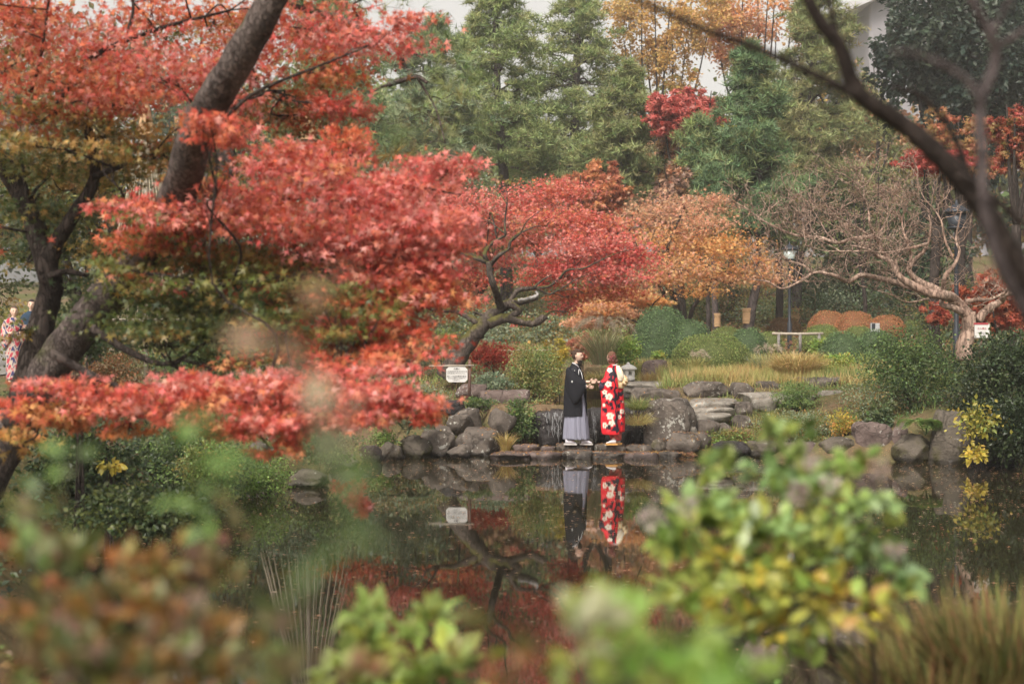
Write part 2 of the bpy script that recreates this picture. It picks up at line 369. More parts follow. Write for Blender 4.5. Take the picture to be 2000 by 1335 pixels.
def tree(name, label, lines, pads, leaf='star', size=0.06, bark=None, leafmat=None, cat='tree', group=None, seg=8, limb_r=0.03,
         per=45, tight=0.2, updir=0.5, twig=True, knob=0.05, parts=0, power=.5, limbs=True, lift=-.15, grow=(1, 1), thin=1.0, col_bark=(1, 1, 1), crownname='crown'):
    """lines: [(world pts, r0, r1)], pads: [(C, R, n, palette)]"""
    root = empty(name, A(lines[0][0])[0], label, cat, group)
    tb = MB(); nodes = []; nr = []
    for pts, r0, r1 in lines:
        s = spline(pts, 6); tube(tb, s, [r0, (r0 + r1) / 2, r1], seg, col_bark, knob); nodes.append(s); nr.append(np.linspace(r0, r1, len(s)))
    nodes = np.vstack(nodes); nr = np.concatenate(nr)
    lb = MB(); keep = []
    tw = MB()
    D0_ = float(A(lines[0][0])[0][1])
    for C, R, n, pal in pads:
        C = A(C, float); R = (A(R, float) if np.ndim(R) else A([R, R, R * .5])) * A([grow[0], grow[0], grow[1]]); n = max(1, int(n * thin))
        pos, k, cc = clumps(C, R, n, per, tight, power)
        if limbs:
            d = np.linalg.norm(nodes - C, axis=1) + np.maximum(0, nodes[:, 2] - C[2]) * 1.5
            j = int(np.argmin(d)); rr = min(limb_r, nr[j] * .7)
            lim = bend(nodes[j], C - A([0, 0, R[2] * .3]), 0.16, -0.04, 4); tube(tw, lim, [rr, rr * .35], 5, col_bark)
            if twig:
                src = lim[len(lim) // 2:]
                for c in cc[:: max(1, len(cc) // (12 if D0_ < 36 else 4))]:
                    a = src[rng.integers(0, len(src))]; tube(tw, bend(a, c, 0.12, 0, 2)[::2], [rr * .35, rr * .08], 3, col_bark)
        out = nrm((pos - C) / R)
        yd = out * .6 + rng.normal(size=pos.shape) * .6 + A([0, 0, lift]); nm = rng.normal(size=pos.shape) * .55 + A([0, -.35, updir * 1.6])
        sz = size * rng.uniform(.65, 1.25, len(pos)); cl = paint(pal, rng.integers(0, len(pal), len(cc))[k], len(pos))
        if parts: keep.append((pos, yd, nm, sz, cl))
        else: scatter(lb, leaf, pos, yd, nm, sz, cl)
    tb.build('trunk', bark, root)
    if tw.n: tw.build('limbs', bark, root, kind='stuff')
    if parts:
        pos, yd, nm, sz, cl = [np.concatenate(a) for a in zip(*keep)]
        # those that show largest in the photograph become single leaves
        u = 1000 + pos[:, 0] / pos[:, 1] * F; v = 667.5 - (pos[:, 2] - CH) / pos[:, 1] * F
        inside = (u > 0) & (u < 2000) & (v > 0) & (v < 1335)
        order = np.argsort(pos[:, 1] / sz + np.where(inside, 0, 1e6))
        leaf_parts(root, leaf, *[a[order[:parts]] for a in (pos, yd, nm, sz, cl)], leafmat)
        rest = order[parts:]; scatter(lb, 'star' if leaf == 'maple' else leaf, *[a[rest] for a in (pos, yd, nm, sz, cl)])
    if lb.n: lb.build(crownname, leafmat or LEAF, root, smooth=False, kind='stuff')
    return root

def leaf_parts(root, kind, pos, yd, nm, sz, cl, mat=None, name='leaf'):
    K = 10; V, T, Q = TPL[kind]; rep = cl[np.linspace(0, len(cl) - 1, K).astype(int)]; ms = []
    for c in rep:
        b = MB(); b.add(V, T if len(T) else None, Q if len(Q) else None, c); ms.append(b.mesh(name, mat or LEAF, smooth=False))
    near = ((cl[:, None] - rep[None]) ** 2).sum(-1).argmin(1)
    y = nrm(yd); z = nrm(nm - (nm * y).sum(-1, keepdims=True) * y); x = np.cross(y, z); o0 = wloc(root)
    for i in range(len(pos)):
        o = bpy.data.objects.new(name, ms[near[i]]); COL.objects.link(o); o.parent = root
        M = Matrix.Identity(4); s = float(sz[i])
        for a in range(3):
            M[a][0] = x[i, a] * s; M[a][1] = y[i, a] * s; M[a][2] = z[i, a] * s; M[a][3] = pos[i, a] - o0[a]
        o.matrix_basis = M

def px_pads(lst, D0=None):
    """[(px, py, rx, ry, D, n, palette[, depth radius in m])] -> world pads"""
    out = []
    for s in lst:
        px, py, rx, ry, D, n, pal = s[:7]; dr = s[7] if len(s) > 7 else rx / F * D * .9
        out.append((P(px, py, D), A([rx / F * D, dr, ry / F * D]), n, pal))
    return out
def trace(pts, D, dj=0.3, org=(0, 0), sc=1.0):
    """pixel polyline (in a crop with origin and scale) -> world points with wandering depth"""
    p = A(pts, float); d = D + np.cumsum(rng.normal(size=len(p)) * dj) * (1 if dj else 0); d = d - d[0] + (D if np.isscalar(D) else D[0])
    return A([P(org[0] + x / sc, org[1] + y / sc, dd) for (x, y), dd in zip(p, d)])

def shrub(name, label, C, R, n, pal, leaf='chip', size=0.04, mat=None, cat='shrub', group=None, per=30, tight=0.2, ground=None, parts=0, stems=7, power=.5, updir=.4, stemr=.012):
    C = A(C, float); R = A(R, float)
    gz = C[2] - R[2] if ground is None else ground
    base = A([C[0], C[1], gz - 0.05])
    lines = [(A([base + A([rng.normal() * .04, rng.normal() * .04, 0]), base * .5 + C * .5 + rng.normal(size=3) * R * .15, C + ball(1)[0] * R * .75]), stemr, stemr * .3) for _ in range(stems)]
    return tree(name, label, lines, [(C, R, n, pal)], leaf, size, BARK_DARK, mat or LEAF, cat, group, 5, stemr, per, tight, updir, False, 0.0, parts, power, False, crownname='foliage')

# ---------------------------------------------------------------- palettes (leaf albedos)
RED = [(.75, .13, .11), (.76, .18, .14), (.66, .08, .07), (.82, .32, .25)]
PINKRED = [(.78, .23, .2), (.73, .13, .11), (.82, .38, .33), (.75, .23, .14)]
REDOR = [(.72, .22, .1), (.7, .14, .08), (.74, .34, .14), (.6, .1, .06)]
ORANGE = [(.76, .36, .11), (.78, .46, .17), (.72, .28, .1), (.7, .42, .15)]
PEACH = [(.74, .4, .24), (.72, .33, .2), (.62, .34, .22), (.7, .46, .26)]
GOLD = [(.64, .4, .11), (.6, .34, .1), (.68, .44, .17), (.46, .33, .11)]
YELLOW = [(.62, .47, .06), (.55, .42, .09), (.45, .4, .08)]
OLIVE = [(.17, .2, .05), (.25, .24, .06), (.12, .16, .045), (.36, .22, .06)]
DKGREEN = [(.075, .12, .05), (.11, .16, .06), (.05, .085, .04), (.14, .17, .065)]
SHADEG = [(.03, .05, .02), (.05, .075, .028), (.02, .035, .015), (.07, .1, .035)]  # darkest greens: the shade of the banks is put into the leaf colour
PINEG = [(.27, .34, .13), (.34, .4, .16), (.18, .25, .1), (.38, .4, .18)]
PINEB = [(.15, .25, .12), (.21, .31, .15), (.11, .18, .09), (.28, .32, .13)]
PINEO = [(.31, .33, .14), (.26, .3, .13), (.36, .33, .16), (.2, .24, .1)]
OAK = [(.035, .06, .045), (.06, .09, .06), (.02, .04, .03), (.1, .13, .09)]
SHRUBG = [(.17, .27, .08), (.24, .35, .1), (.11, .19, .06), (.31, .37, .12)]
BRIGHTG = [(.25, .4, .08), (.32, .46, .12), (.2, .33, .07), (.4, .45, .1)]
BLUEG = [(.24, .32, .21), (.32, .39, .26), (.17, .24, .15), (.38, .41, .26)]
HEDGED = [(.14, .22, .1), (.19, .28, .12), (.07, .115, .055)]
HEDGEL = [(.2, .28, .08), (.26, .32, .1), (.12, .18, .05), (.28, .28, .1)]
HEDGEO = [(.62, .2, .11), (.6, .27, .14), (.46, .14, .08), (.46, .3, .12), (.3, .22, .08)]
DRY = [(.6, .45, .18), (.66, .48, .24), (.52, .34, .15), (.45, .4, .16)]
STRAWG = [(.42, .43, .15), (.55, .48, .2), (.32, .38, .13), (.64, .5, .22)]
LITTER = [(.3, .13, .07), (.36, .18, .1), (.22, .11, .07), (.4, .24, .12), (.5, .32, .1)]

# ---------------------------------------------------------------- terrain
POND = A([(-4.2, 19.2), (-5.2, 22), (-5.4, 24.6), (-3.2, 26.0), (-1.8, 26.6), (-.4, 26.8), (.0, 28.3), (2.9, 28.3), (3.1, 27.0), (4.4, 26.2), (5.6, 25.4),
          (8.0, 24.9), (10.5, 24.4), (11.5, 20), (11, 14.5), (8, 12.6), (4.6, 11.6), (3.2, 9.0), (1.8, 6.8), (-1.6, 6.6), (-3.2, 9.2), (-4.0, 12), (-4.3, 15.5)])
def sdf(x, y):
    x = np.asarray(x, float); y = np.asarray(y, float)
    d = np.full(x.shape, 1e9); ins = np.zeros(x.shape, bool); n = len(POND)
    for i in range(n):
        a, b = POND[i], POND[(i + 1) % n]; e = b - a
        t = np.clip(((x - a[0]) * e[0] + (y - a[1]) * e[1]) / (e @ e), 0, 1)
        d = np.minimum(d, np.hypot(x - a[0] - t * e[0], y - a[1] - t * e[1]))
        c = ((a[1] <= y) & (b[1] > y)) | ((b[1] <= y) & (a[1] > y))
        with np.errstate(divide='ignore', invalid='ignore'):
            xi = a[0] + (y - a[1]) * e[0] / (e[1] if e[1] else 1e-9)
        ins ^= c & (x < xi)
    return np.where(ins, -d, d)
GY = [-60, 5, 9, 14, 20, 25, 26.6, 27.3, 28, 29, 30, 31, 31.5, 33, 36, 40, 45, 50, 55, 60, 65, 70, 90, 140, 700]
GZ = [.6, .6, .5, .5, .5, .3, .05, .1, .28, .54, .8, 1.06, 1.19, 1.26, 1.38, 1.55, 1.75, 1.88, 2.05, 2.7, 3.7, 4.6, 7.5, 10, 10]
def upool(x, y): return ((x - 1.75) / 1.5) ** 2 + ((y - 32.6) / 4.3) ** 2
def ground(x, y):
    x = np.asarray(x, float); y = np.asarray(y, float)
    T = np.interp(y, GY, GZ)
    TL = np.interp(y, [-60, 8, 14, 20, 25, 33, 45, 60, 70, 90, 140, 700], [.6, .6, .8, 1.0, 1.15, 1.27, 1.6, 2.3, 3.4, 5.5, 8, 10])
    k = np.clip((-3.0 - x) / 2.5, 0, 1); T = T * (1 - k) + TL * k
    TR = np.interp(y, [-60, 9, 20, 25, 28, 33, 45, 60, 70, 90, 140, 700], [.6, .6, .8, .75, 1.0, 1.3, 1.75, 2.7, 4.6, 7.5, 10, 10])
    k = np.clip((x - 5.0) / 3.0, 0, 1); T = T * (1 - k) + TR * k
    s = sdf(x, y)
    z = np.minimum(T, 0.03 + 0.85 * np.maximum(s, 0))
    T2 = np.interp(y, [28.2, 28.5], [-.4, .86]); wall = (x > -.5) & (x < 3.0) & (y > 28.2) & (y < 30.2)
    z = np.where(wall & (y > 28.3), np.minimum(np.maximum(z, T2), .86), z)
    z = np.where(s < 0, np.maximum(-.7, s * 1.2), z)
    q = upool(x, y); z = np.where((q < 1.5) & (y > 28.45), np.minimum(z, np.interp(q, [.7, 1.0, 1.5], [.45, .74, 1.3])), z)
    z = z + .05 * np.sin(x * 1.7 + y * .6) * np.sin(y * 1.3 - x * .4) * np.clip(s - .5, 0, 1) * np.clip((q - 1.2), 0, 1)
    return z
FPY = A([880, 848, 818, 789, 762, 749.5, 740, 725, 707, 690, 681, 673, 640, 600, 569]); FD = A([27.5, 28, 29, 30, 31, 31.5, 33, 36, 40, 45, 50, 55, 60, 65, 70])
def Dg(py): return float(np.interp(-py, -FPY, FD))

xs = np.concatenate([np.linspace(-700, -30, 16)[:-1], np.linspace(-30, -8, 45)[:-1], np.linspace(-8, 12, 101)[:-1], np.linspace(12, 34, 45)[:-1], np.linspace(34, 700, 16)])
ys = np.concatenate([np.linspace(-200, -4, 8)[:-1], np.linspace(-4, 24, 71)[:-1], np.linspace(24, 38, 85)[:-1], np.linspace(38, 90, 80)[:-1], np.linspace(90, 160, 20)[:-1], np.linspace(160, 1200, 14)])
X, Y = np.meshgrid(xs, ys); Zg = ground(X, Y); nx, ny = len(xs), len(ys)
i, j = np.meshgrid(np.arange(nx - 1), np.arange(ny - 1)); a_ = (j * nx + i).ravel()
mb = MB(); mb.add(np.stack([X.ravel(), Y.ravel(), Zg.ravel()], -1), None, np.stack([a_, a_ + 1, a_ + nx + 1, a_ + nx], -1))
m, nt, out = base_mat('ground_litter'); L = nt.links.new
tc = N(nt, 'ShaderNodeTexCoord'); n1 = N(nt, 'ShaderNodeTexNoise', Scale=0.35, Detail=5.0); n2 = N(nt, 'ShaderNodeTexNoise', Scale=9.0, Detail=8.0, Roughness=.75); n3 = N(nt, 'ShaderNodeTexVoronoi', Scale=16.0)
for n_ in (n1, n2, n3): L(tc.outputs['Object'], n_.inputs['Vector'])
rg = ramp(nt, [(0.3, (.05, .065, .025)), (0.7, (.14, .14, .05))], n2.outputs['Fac']); rb = ramp(nt, [(0.3, (.09, .06, .04)), (0.7, (.22, .15, .09))], n2.outputs['Fac'])
mk = ramp(nt, [(0.42, 0.0), (0.6, 1.0)], n1.outputs['Fac']); g = N(nt, 'ShaderNodeMix', data_type='RGBA'); L(mk.outputs[0], g.inputs[0]); L(rg.outputs[0], g.inputs[6]); L(rb.outputs[0], g.inputs[7])
sp_ = ramp(nt, [(0.0, 1.0), (0.16, 1.0), (0.2, 0.0)], n3.outputs['Distance']); g2 = N(nt, 'ShaderNodeMix', data_type='RGBA'); L(sp_.outputs[0], g2.inputs[0]); L(g.outputs[2], g2.inputs[6]); g2.inputs[7].default_value = (.3, .17, .09, 1)
p = N(nt, 'ShaderNodeBsdfPrincipled', Roughness=.95); p.inputs['Specular IOR Level'].default_value = .1; b = N(nt, 'ShaderNodeBump', Strength=.8, Distance=.05); L(n2.outputs['Fac'], b.inputs['Height']); L(b.outputs[0], p.inputs['Normal'])
L(g2.outputs[2], p.inputs['Base Color']); L(p.outputs[0], out.inputs[0])
mb.build('ground', m, kind='structure')

# pond water and upper pool
def water_mat(name, body, ripple, scale):
    m, nt, out = base_mat(name); L = nt.links.new
    tc = N(nt, 'ShaderNodeTexCoord'); mp = N(nt, 'ShaderNodeMapping'); mp.inputs['Scale'].default_value = (1, .35, 1); L(tc.outputs['Object'], mp.inputs[0])
    nz = N(nt, 'ShaderNodeTexNoise', Scale=scale, Detail=3.0); L(mp.outputs[0], nz.inputs['Vector'])
    p = N(nt, 'ShaderNodeBsdfPrincipled', Roughness=.025, IOR=1.45); p.inputs['Base Color'].default_value = body + (1,)
    b = N(nt, 'ShaderNodeBump', Strength=ripple, Distance=.02); L(nz.outputs['Fac'], b.inputs['Height']); L(b.outputs[0], p.inputs['Normal']); L(p.outputs[0], out.inputs[0]); return m
mb = MB(); gx = np.linspace(-14, 20, 18); gy = np.linspace(3, 28.9, 14); X, Y = np.meshgrid(gx, gy)
i, j = np.meshgrid(np.arange(17), np.arange(13)); a_ = (j * 18 + i).ravel()
mb.add(np.stack([X.ravel(), Y.ravel(), 0 * X.ravel()], -1), None, np.stack([a_, a_ + 1, a_ + 19, a_ + 18], -1))
mb.build('pond_water', water_mat('pond_water', (.02, .017, .009), .05, 1.6), kind='structure')
mb = MB(); a = np.linspace(0, 2 * np.pi, 48, endpoint=False); ex = 1.75 + 1.62 * np.cos(a); ey = np.maximum(32.6 + 4.7 * np.sin(a), 28.52)
mb.add(np.vstack([np.stack([ex, ey, np.full(48, .76)], -1), [[1.75, 32.6, .76]]]), [(k, (k + 1) % 48, 48) for k in range(48)])
mb.build('upper_pool_water', water_mat('pool_water', (.03, .028, .016), .1, 3.0), kind='structure')

# path on the left bank
mb = MB(); yy = np.linspace(24, 60, 40)
pv = np.vstack([np.stack([np.full(40, -14.5) - (yy - 24) * .1 + s, yy, ground(np.full(40, -14.5) - (yy - 24) * .1 + s, yy) + .03], -1) for s in (-3.5, -1.8, 0, 1.6, 3.3)])
k = np.arange(39); mb.add(pv, None, np.vstack([np.stack([k + r * 40, k + 40 + r * 40, k + 41 + r * 40, k + 1 + r * 40], -1) for r in range(4)]))
mb.build('gravel_path', plain_mat('path_gravel', (.22, .205, .19), .95, var=.35, scale=30), kind='structure')

# ---------------------------------------------------------------- rocks, traced one by one
def yD(py, kind):     # distance of a rock whose foot meets the pond (w) or the far bank (g)
    return 5889 / (py - 667.5) if kind == 'w' else Dg(py)
RK = [  # x0, x1, y0, y1, D, material, flat, sharp, label, depth
 (734, 790, 862, 899, 25.6, ROCK_MOSS, 0, .5, 'moss browned rounded boulder at the water, left end of the rock bank'),
 (776, 846, 850, 899, 26.0, ROCK_MOSS, 0, .5, 'dark low boulder at the water behind the moss browned one'),
 (815, 890, 827, 886, 26.3, ROCK, 0, .9, 'big grey boulder with a slanting ridge left of the pond ledge'),
 (872, 920, 866, 895, 25.9, ROCK, 0, 1., 'small triangular grey stone sloping down into the water'),
 (871, 926, 806, 842, 27.4, ROCK, 0, .4, 'pitted rounded grey rock under the notice board'),
 (880, 946, 796, 842, 28.0, ROCK, .5, .8, 'flat fronted rock standing behind the pitted rounded one'),
 (888, 977, 836, 886, 26.6, ROCK, .7, .7, 'long lichen streaked boulder at the water beside the reed tuft'),
 (952, 1010, 796, 846, 27.4, ROCK, 0, 1., 'pointed grey rock above the long lichen streaked boulder'),
 (855, 910, 780, 806, 28.4, ROCK_WET, .6, .7, 'dark flat rock wedged just below the notice board post'),
 (935, 1037, 761, 800, 29.2, ROCK_BROWN, .8, .6, 'broad flat brown rock on the bank right of the notice board'),
 (888, 952, 749, 776, 30.0, ROCK_BROWN, .5, .5, 'low brownish rock behind the notice board post'),
 (640, 700, 880, 915, 24.0, ROCK_MOSS, 0, .6, 'dark rock half hidden under the low red bough'),
 (555, 640, 915, 955, 20.8, ROCK_MOSS, 0, .6, 'dark shore rock by the feathery green shrub'),
 (470, 540, 860, 905, 23.0, ROCK, 0, .7, 'grey purple rock glimpsed under the low red bough'),
 (1000, 1059, 868, 884, 26.9, ROCK_BROWN, .9, .4, 'long low ledge stone at the left end of the stepping row'),
 (1055, 1086, 871, 884, 26.85, ROCK_BROWN, .6, .7, 'small rust coloured block between ledge stones'),
 (1083, 1160, 867, 884, 26.9, ROCK, .9, .5, 'flat ledge stone under the man in black'),
 (1120, 1161, 857, 872, 27.6, ROCK_MOSS, .5, .8, 'wedge shaped stone behind the grey trouser hem'),
 (1160, 1223, 867, 884, 26.9, ROCK, .9, .5, 'flat ledge stone under the woman in red'),
 (1221, 1279, 868, 882, 26.9, ROCK, .9, .6, 'low ledge stone right of the woman in red'),
 (955, 1040, 883, 899, 25.7, ROCK_BROWN, .9, .4, 'waterside slab with leaves at the left of the stepping row'),
 (1030, 1100, 882, 899, 25.8, ROCK_BROWN, .9, .4, 'brownish waterside slab below the rust coloured block'),
 (1098, 1158, 880, 899, 25.8, ROCK, .7, .5, 'grey waterside stone straight below the man'),
 (1150, 1225, 883, 899, 25.9, ROCK, .9, .5, 'dark waterside stone straight below the woman'),
 (1217, 1290, 883, 899, 25.8, ROCK_BROWN, .9, .4, 'leaf strewn waterside slab right of the woman'),
 (1280, 1334, 881, 898, 25.9, ROCK, .9, .6, 'grey waterside slab at the right end of the ledge'),
 (1271, 1306, 857, 880, 27.0, ROCK_MOSS, .6, .6, 'small mossy stone at the foot of the big block'),
 (1256, 1364, 777, 868, 27.6, ROCK, .9, .45, 'big square grey block of rock beside the waterfall'),
 (1300, 1372, 844, 884, 26.7, ROCK, .2, .4, 'hump backed boulder in front of the steps'),
 (1355, 1392, 842, 876, 27.1, ROCK, .1, .4, 'round grey boulder next to the hump backed one'),
 (1232, 1331, 757, 786, 30.6, ROCK, .9, .5, 'thick slab behind the big square block'),
 (1216, 1316, 745, 764, 32.5, ROCK_PALE, .9, .4, 'thin pale slab at the foot of the stone lantern'),
 (1255, 1309, 702, 742, 34.5, ROCK_BROWN, .8, .8, 'squat upright reddish rock standing in the dry grass'),
 (1335, 1430, 744, 783, 30.6, ROCK, .5, .3, 'wide rounded boulder at the top of the steps'),
 (1428, 1476, 746, 784, 30.5, ROCK, .2, .7, 'angular boulder right of the wide rounded one'),
 (1474, 1536, 743, 770, 31.2, ROCK, .5, .4, 'smooth oval boulder third along the terrace edge'),
 (1547, 1652, 735, 772, 31.3, ROCK, .8, .5, 'long angular boulder with a pale crack at the terrace edge'),
 (1353, 1377, 731, 748, 32.6, ROCK, 0, .5, 'small round rock in the grass above the wide boulder'),
 (1396, 1420, 728, 748, 33.0, ROCK_PALE, 0, .3, 'small pale round rock in the dry grass'),
 (1461, 1488, 731, 750, 32.8, ROCK_WET, 0, .3, 'small dark round rock in the dry grass'),
 (1355, 1410, 819, 850, 27.9, ROCK, .6, .6, 'speckled block lying on the lower steps'),
 (1426, 1471, 809, 840, 28.5, ROCK, .6, .8, 'dark wedge rock at the right of the middle step'),
 (1397, 1435, 825, 852, 28.0, ROCK, 0, .3, 'egg shaped rock right of the speckled block'),
 (1432, 1472, 783, 812, 29.3, ROCK, .6, .6, 'blocky rock at the right end of the upper step'),
 (1468, 1523, 777, 800, 29.6, ROCK_PALE, .8, .5, 'pale flat rock beyond the upper step'),
 (1595, 1662, 762, 784, 30.0, ROCK_PALE, .8, .5, 'pale sloping rock below the long angular boulder'),
 (1560, 1592, 680, 697, 44.0, ROCK_PALE, .3, .5, 'small pale rock under the wooden rail'),
 (1600, 1684, 852, 897, 25.6, ROCK_MOSS, .3, .3, 'low moss grown mound of rock at the right shore'),
 (1668, 1745, 824, 884, 25.6, ROCK_BROWN, .7, .5, 'square dark brown rock on the right shore'),
 (1742, 1780, 826, 884, 25.5, ROCK_BROWN, .3, .5, 'narrow upright rock behind the fern'),
 (1744, 1830, 846, 905, 25.0, ROCK_MOSS, 0, .7, 'mossy sloping boulder below the fern'),
 (1818, 1902, 800, 908, 24.7, ROCK_MOSS, .2, .6, 'tall olive boulder right of the fern'),
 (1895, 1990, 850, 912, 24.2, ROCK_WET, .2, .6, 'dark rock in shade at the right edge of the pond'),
 (1600, 1735, 1180, 1262, 9.6, ROCK, .5, .6, 'flat purple grey rock behind the leafy foreground bush'),
 (1765, 1870, 1240, 1335, 8.2, ROCK_BROWN, .7, .4, 'pale purple rock in front of the foreground grass'),
 (1440, 1540, 1250, 1335, 8.6, ROCK_BROWN, .4, .5, 'reddish brown rock on the near shore under the bush'),
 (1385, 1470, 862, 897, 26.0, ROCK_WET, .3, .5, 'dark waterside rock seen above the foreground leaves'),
 (1460, 1540, 860, 896, 26.1, ROCK_MOSS, .3, .5, 'shaded shore rock just above the tallest foreground sprig'),
 (1530, 1610, 862, 896, 25.8, ROCK_BROWN, .3, .5, 'brown shore rock between foreground sprigs and mossy mound'),
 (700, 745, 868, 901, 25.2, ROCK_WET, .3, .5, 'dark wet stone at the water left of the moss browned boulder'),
]
for n_, (x0, x1, y0, y1, D, mt, fl, sh, lab, *dp) in enumerate(RK):
    rock('boulder' if (x1 - x0) > 40 else 'stone', lab, x0, x1, y0, y1, D, mt, n_ + 1, fl, sh, sub=4, sink=.3 if fl < .8 else .5,
         depth=.9 if y1 - y0 > 24 else .75)

# garden steps: one staircase, each tread its own slab
st = empty('stone_steps', P(1390, 860, 27.6), 'short flight of pale stone steps climbing between boulders', 'steps')
for n_, (x0, x1, y0, y1, D) in enumerate([(1316, 1362, 833, 852, 27.6), (1346, 1432, 807, 826, 28.4), (1350, 1440, 795, 812, 28.9), (1342, 1448, 781, 800, 29.3), (1440, 1545, 766, 784, 30.2), (1500, 1600, 772, 788, 29.8), (1350, 1440, 778, 790, 30.0)]):
    rock('tread', None, x0, x1, y0, y1, D, ROCK_PALE, 90 + n_, 1, .4, depth=.8, sub=3, sink=.3, parent=st)

# waterfall: wet rock face, falling water
wf = empty('waterfall', (1.3, 28.45, 0), 'small waterfall over dark wet rocks behind the couple', 'waterfall')
for n_, (x0, x1, y0, y1) in enumerate([(1035, 1078, 802, 862), (1068, 1112, 798, 868), (1104, 1152, 799, 868), (1140, 1188, 795, 868), (1180, 1222, 800, 868), (1212, 1262, 790, 868), (1050, 1100, 830, 872), (1120, 1170, 835, 872), (1190, 1235, 838, 872)]):
    rock('wet_rock', None, x0, x1, y0, y1, 28.15 - (.3 if n_ > 5 else 0), ROCK_WET, 50 + n_, .7, .8, depth=.5, sub=4, sink=.1, parent=wf)
m, nt, out = base_mat('falling_water'); p = N(nt, 'ShaderNodeBsdfPrincipled', Roughness=.25, IOR=1.33); p.inputs['Base Color'].default_value = (.6, .6, .62, 1); p.inputs['Transmission Weight'].default_value = .4; nt.links.new(p.outputs[0], out.inputs[0]); FALLW = m
mb = MB()
for cx, sdv, n_ in ((1086, 8, 44), (1072, 4, 8), (1160, 3, 14), (1214, 5, 8), (1150, 40, 8)):
    for _ in range(n_):
        px = cx + rng.normal() * sdv; y0 = 803 + rng.random() ** 2 * 40; y1 = min(870, y0 + rng.uniform(3, 22)); D = 27.82 - rng.random() * .22
        a = P(px, y0, D); b = P(px + rng.normal() * 1.6, y1, D - .06); tube(mb, np.linspace(a, b, 4) + rng.normal(size=(4, 3)) * .008, [.0015, .0035, .0015], 4)
mb.build('falling_water', FALLW, wf, kind='stuff')
mb = MB()
for _ in range(220):
    c = A([rng.uniform(.3, 2.7), 27.55 + rng.normal() * .12, .012]); s = rng.uniform(.006, .016)
    V, T, Q = TPL['chip']; mb.add(c + (V - A([0, .5, 0])) * s * A([1.5, 1, .1]), None, Q)
mb.build('foam', FALLW, wf, kind='stuff')

# ---------------------------------------------------------------- fallen leaves: on water, ledge, banks
mb = MB(); n_ = 5200; x = rng.uniform(-4.5, 9, n_); y = 9 + 17.3 * rng.random(n_) ** .8; k = sdf(x, y) < -.1; x, y = x[k], y[k]; n_ = len(x)
yd = A([1, 0, 0]) * rng.normal(size=(n_, 1)) + A([0, 1, 0]) * rng.normal(size=(n_, 1)); scatter(mb, 'star', np.stack([x, y, np.full(n_, .014)], -1), yd, np.tile(A([0., 0, 1]), (n_, 1)), rng.uniform(.016, .052, n_), paint(LITTER + PEACH + [(.6, .5, .35)], rng.integers(0, 10, n_), n_))
mb.build('floating_leaves', LEAF, smooth=False, kind='stuff', label='scattered fallen leaves floating on the dark pond', cat='leaves')
mb = MB()
for (x0, x1, y0, y1, z0, n_) in ((-.3, 3.4, 26.0, 26.95, .05, 2600), (-1.5, .6, 28.4, 30.5, None, 500), (3, 8, 27, 32, None, 900)):
    x = rng.uniform(x0, x1, n_); y = rng.uniform(y0, y1, n_); z = ground(x, y) + .02 if z0 is None else np.full(n_, .03) + rng.random(n_) * .04
    scatter(mb, 'star', np.stack([x, y, z], -1), rng.normal(size=(n_, 3)) * A([1, 1, .2]), rng.normal(size=(n_, 3)) * .3 + A([0, 0, 1]), rng.uniform(.03, .055, n_), paint(LITTER, rng.integers(0, 5, n_), n_))
mb.build('fallen_leaves', LEAF, smooth=False, kind='stuff', label='rust coloured fallen leaves strewn over ledge and bank', cat='leaves')

# leaf-strewn gravel bed between the two rows of ledge stones
mb = MB(); gx = np.linspace(-.6, 3.6, 60); gy = np.linspace(25.9, 27.1, 16); X, Y = np.meshgrid(gx, gy)
Zb = .045 - .28 * np.clip(np.abs(Y - 26.5) / .6, 0, 1) ** 3 - .3 * np.clip(np.abs(X - 1.5) / 2.1, 0, 1) ** 4 + rng.normal(size=X.shape) * .012
i, j = np.meshgrid(np.arange(59), np.arange(15)); a_ = (j * 60 + i).ravel(); mb.add(np.stack([X.ravel(), Y.ravel(), Zb.ravel()], -1), None, np.stack([a_, a_ + 1, a_ + 61, a_ + 60], -1))
mb.build('gravel_bar', ROCK_BROWN, kind='structure')

# ---------------------------------------------------------------- ground cover
def cover(name, label, n, x0, x1, y0, y1, kind, size, pal, mat, up=True, mask=None, jit=.14, patch=.5):
    x = rng.uniform(x0, x1, n); y = rng.uniform(y0, y1, n); k = (sdf(x, y) > .12) & (upool(x, y) > 1.15)
    k &= (np.sin(x * 1.3 + 2 * np.sin(y * .7)) + np.sin(y * 1.1 + x * .6) + rng.normal(size=n) * .8) > -patch * 2.2 + .3
    if mask is not None: k &= mask(x, y)
    x, y = x[k], y[k]; m = len(x); z = ground(x, y) - .01
    if up: yd = rng.normal(size=(m, 3)) * .35 + A([0, 0, 1]); nm = rng.normal(size=(m, 3)) + A([0, -1, 0])
    else: yd = rng.normal(size=(m, 3)) * A([1, 1, .5]) + A([0, 0, .25]); nm = rng.normal(size=(m, 3)) * .5 + A([0, -.5, 1]); z = z + rng.random(m) * size * 2
    idx = (np.floor(x * 1.7) * 7 + np.floor(y * 1.3) * 3).astype(int)
    mb = MB(); scatter(mb, kind, np.stack([x, y, z], -1), yd, nm, size * rng.uniform(.5, 1.3, m), paint(pal, idx, m, jit))
    return mb.build(name, mat, smooth=False, kind='stuff', label=label, cat='ground cover')
cover('bank_groundcover', 'low mixed green plants covering the far bank', 52000, -7, 13, 26.3, 45, 'chip', .055, DKGREEN + SHRUBG + LITTER[:2], LEAF, False, lambda x, y: ~((x > 3.2) & (x < 6.8) & (y > 27) & (y < 31) & (rng.random(len(x)) < .75)), patch=.9)
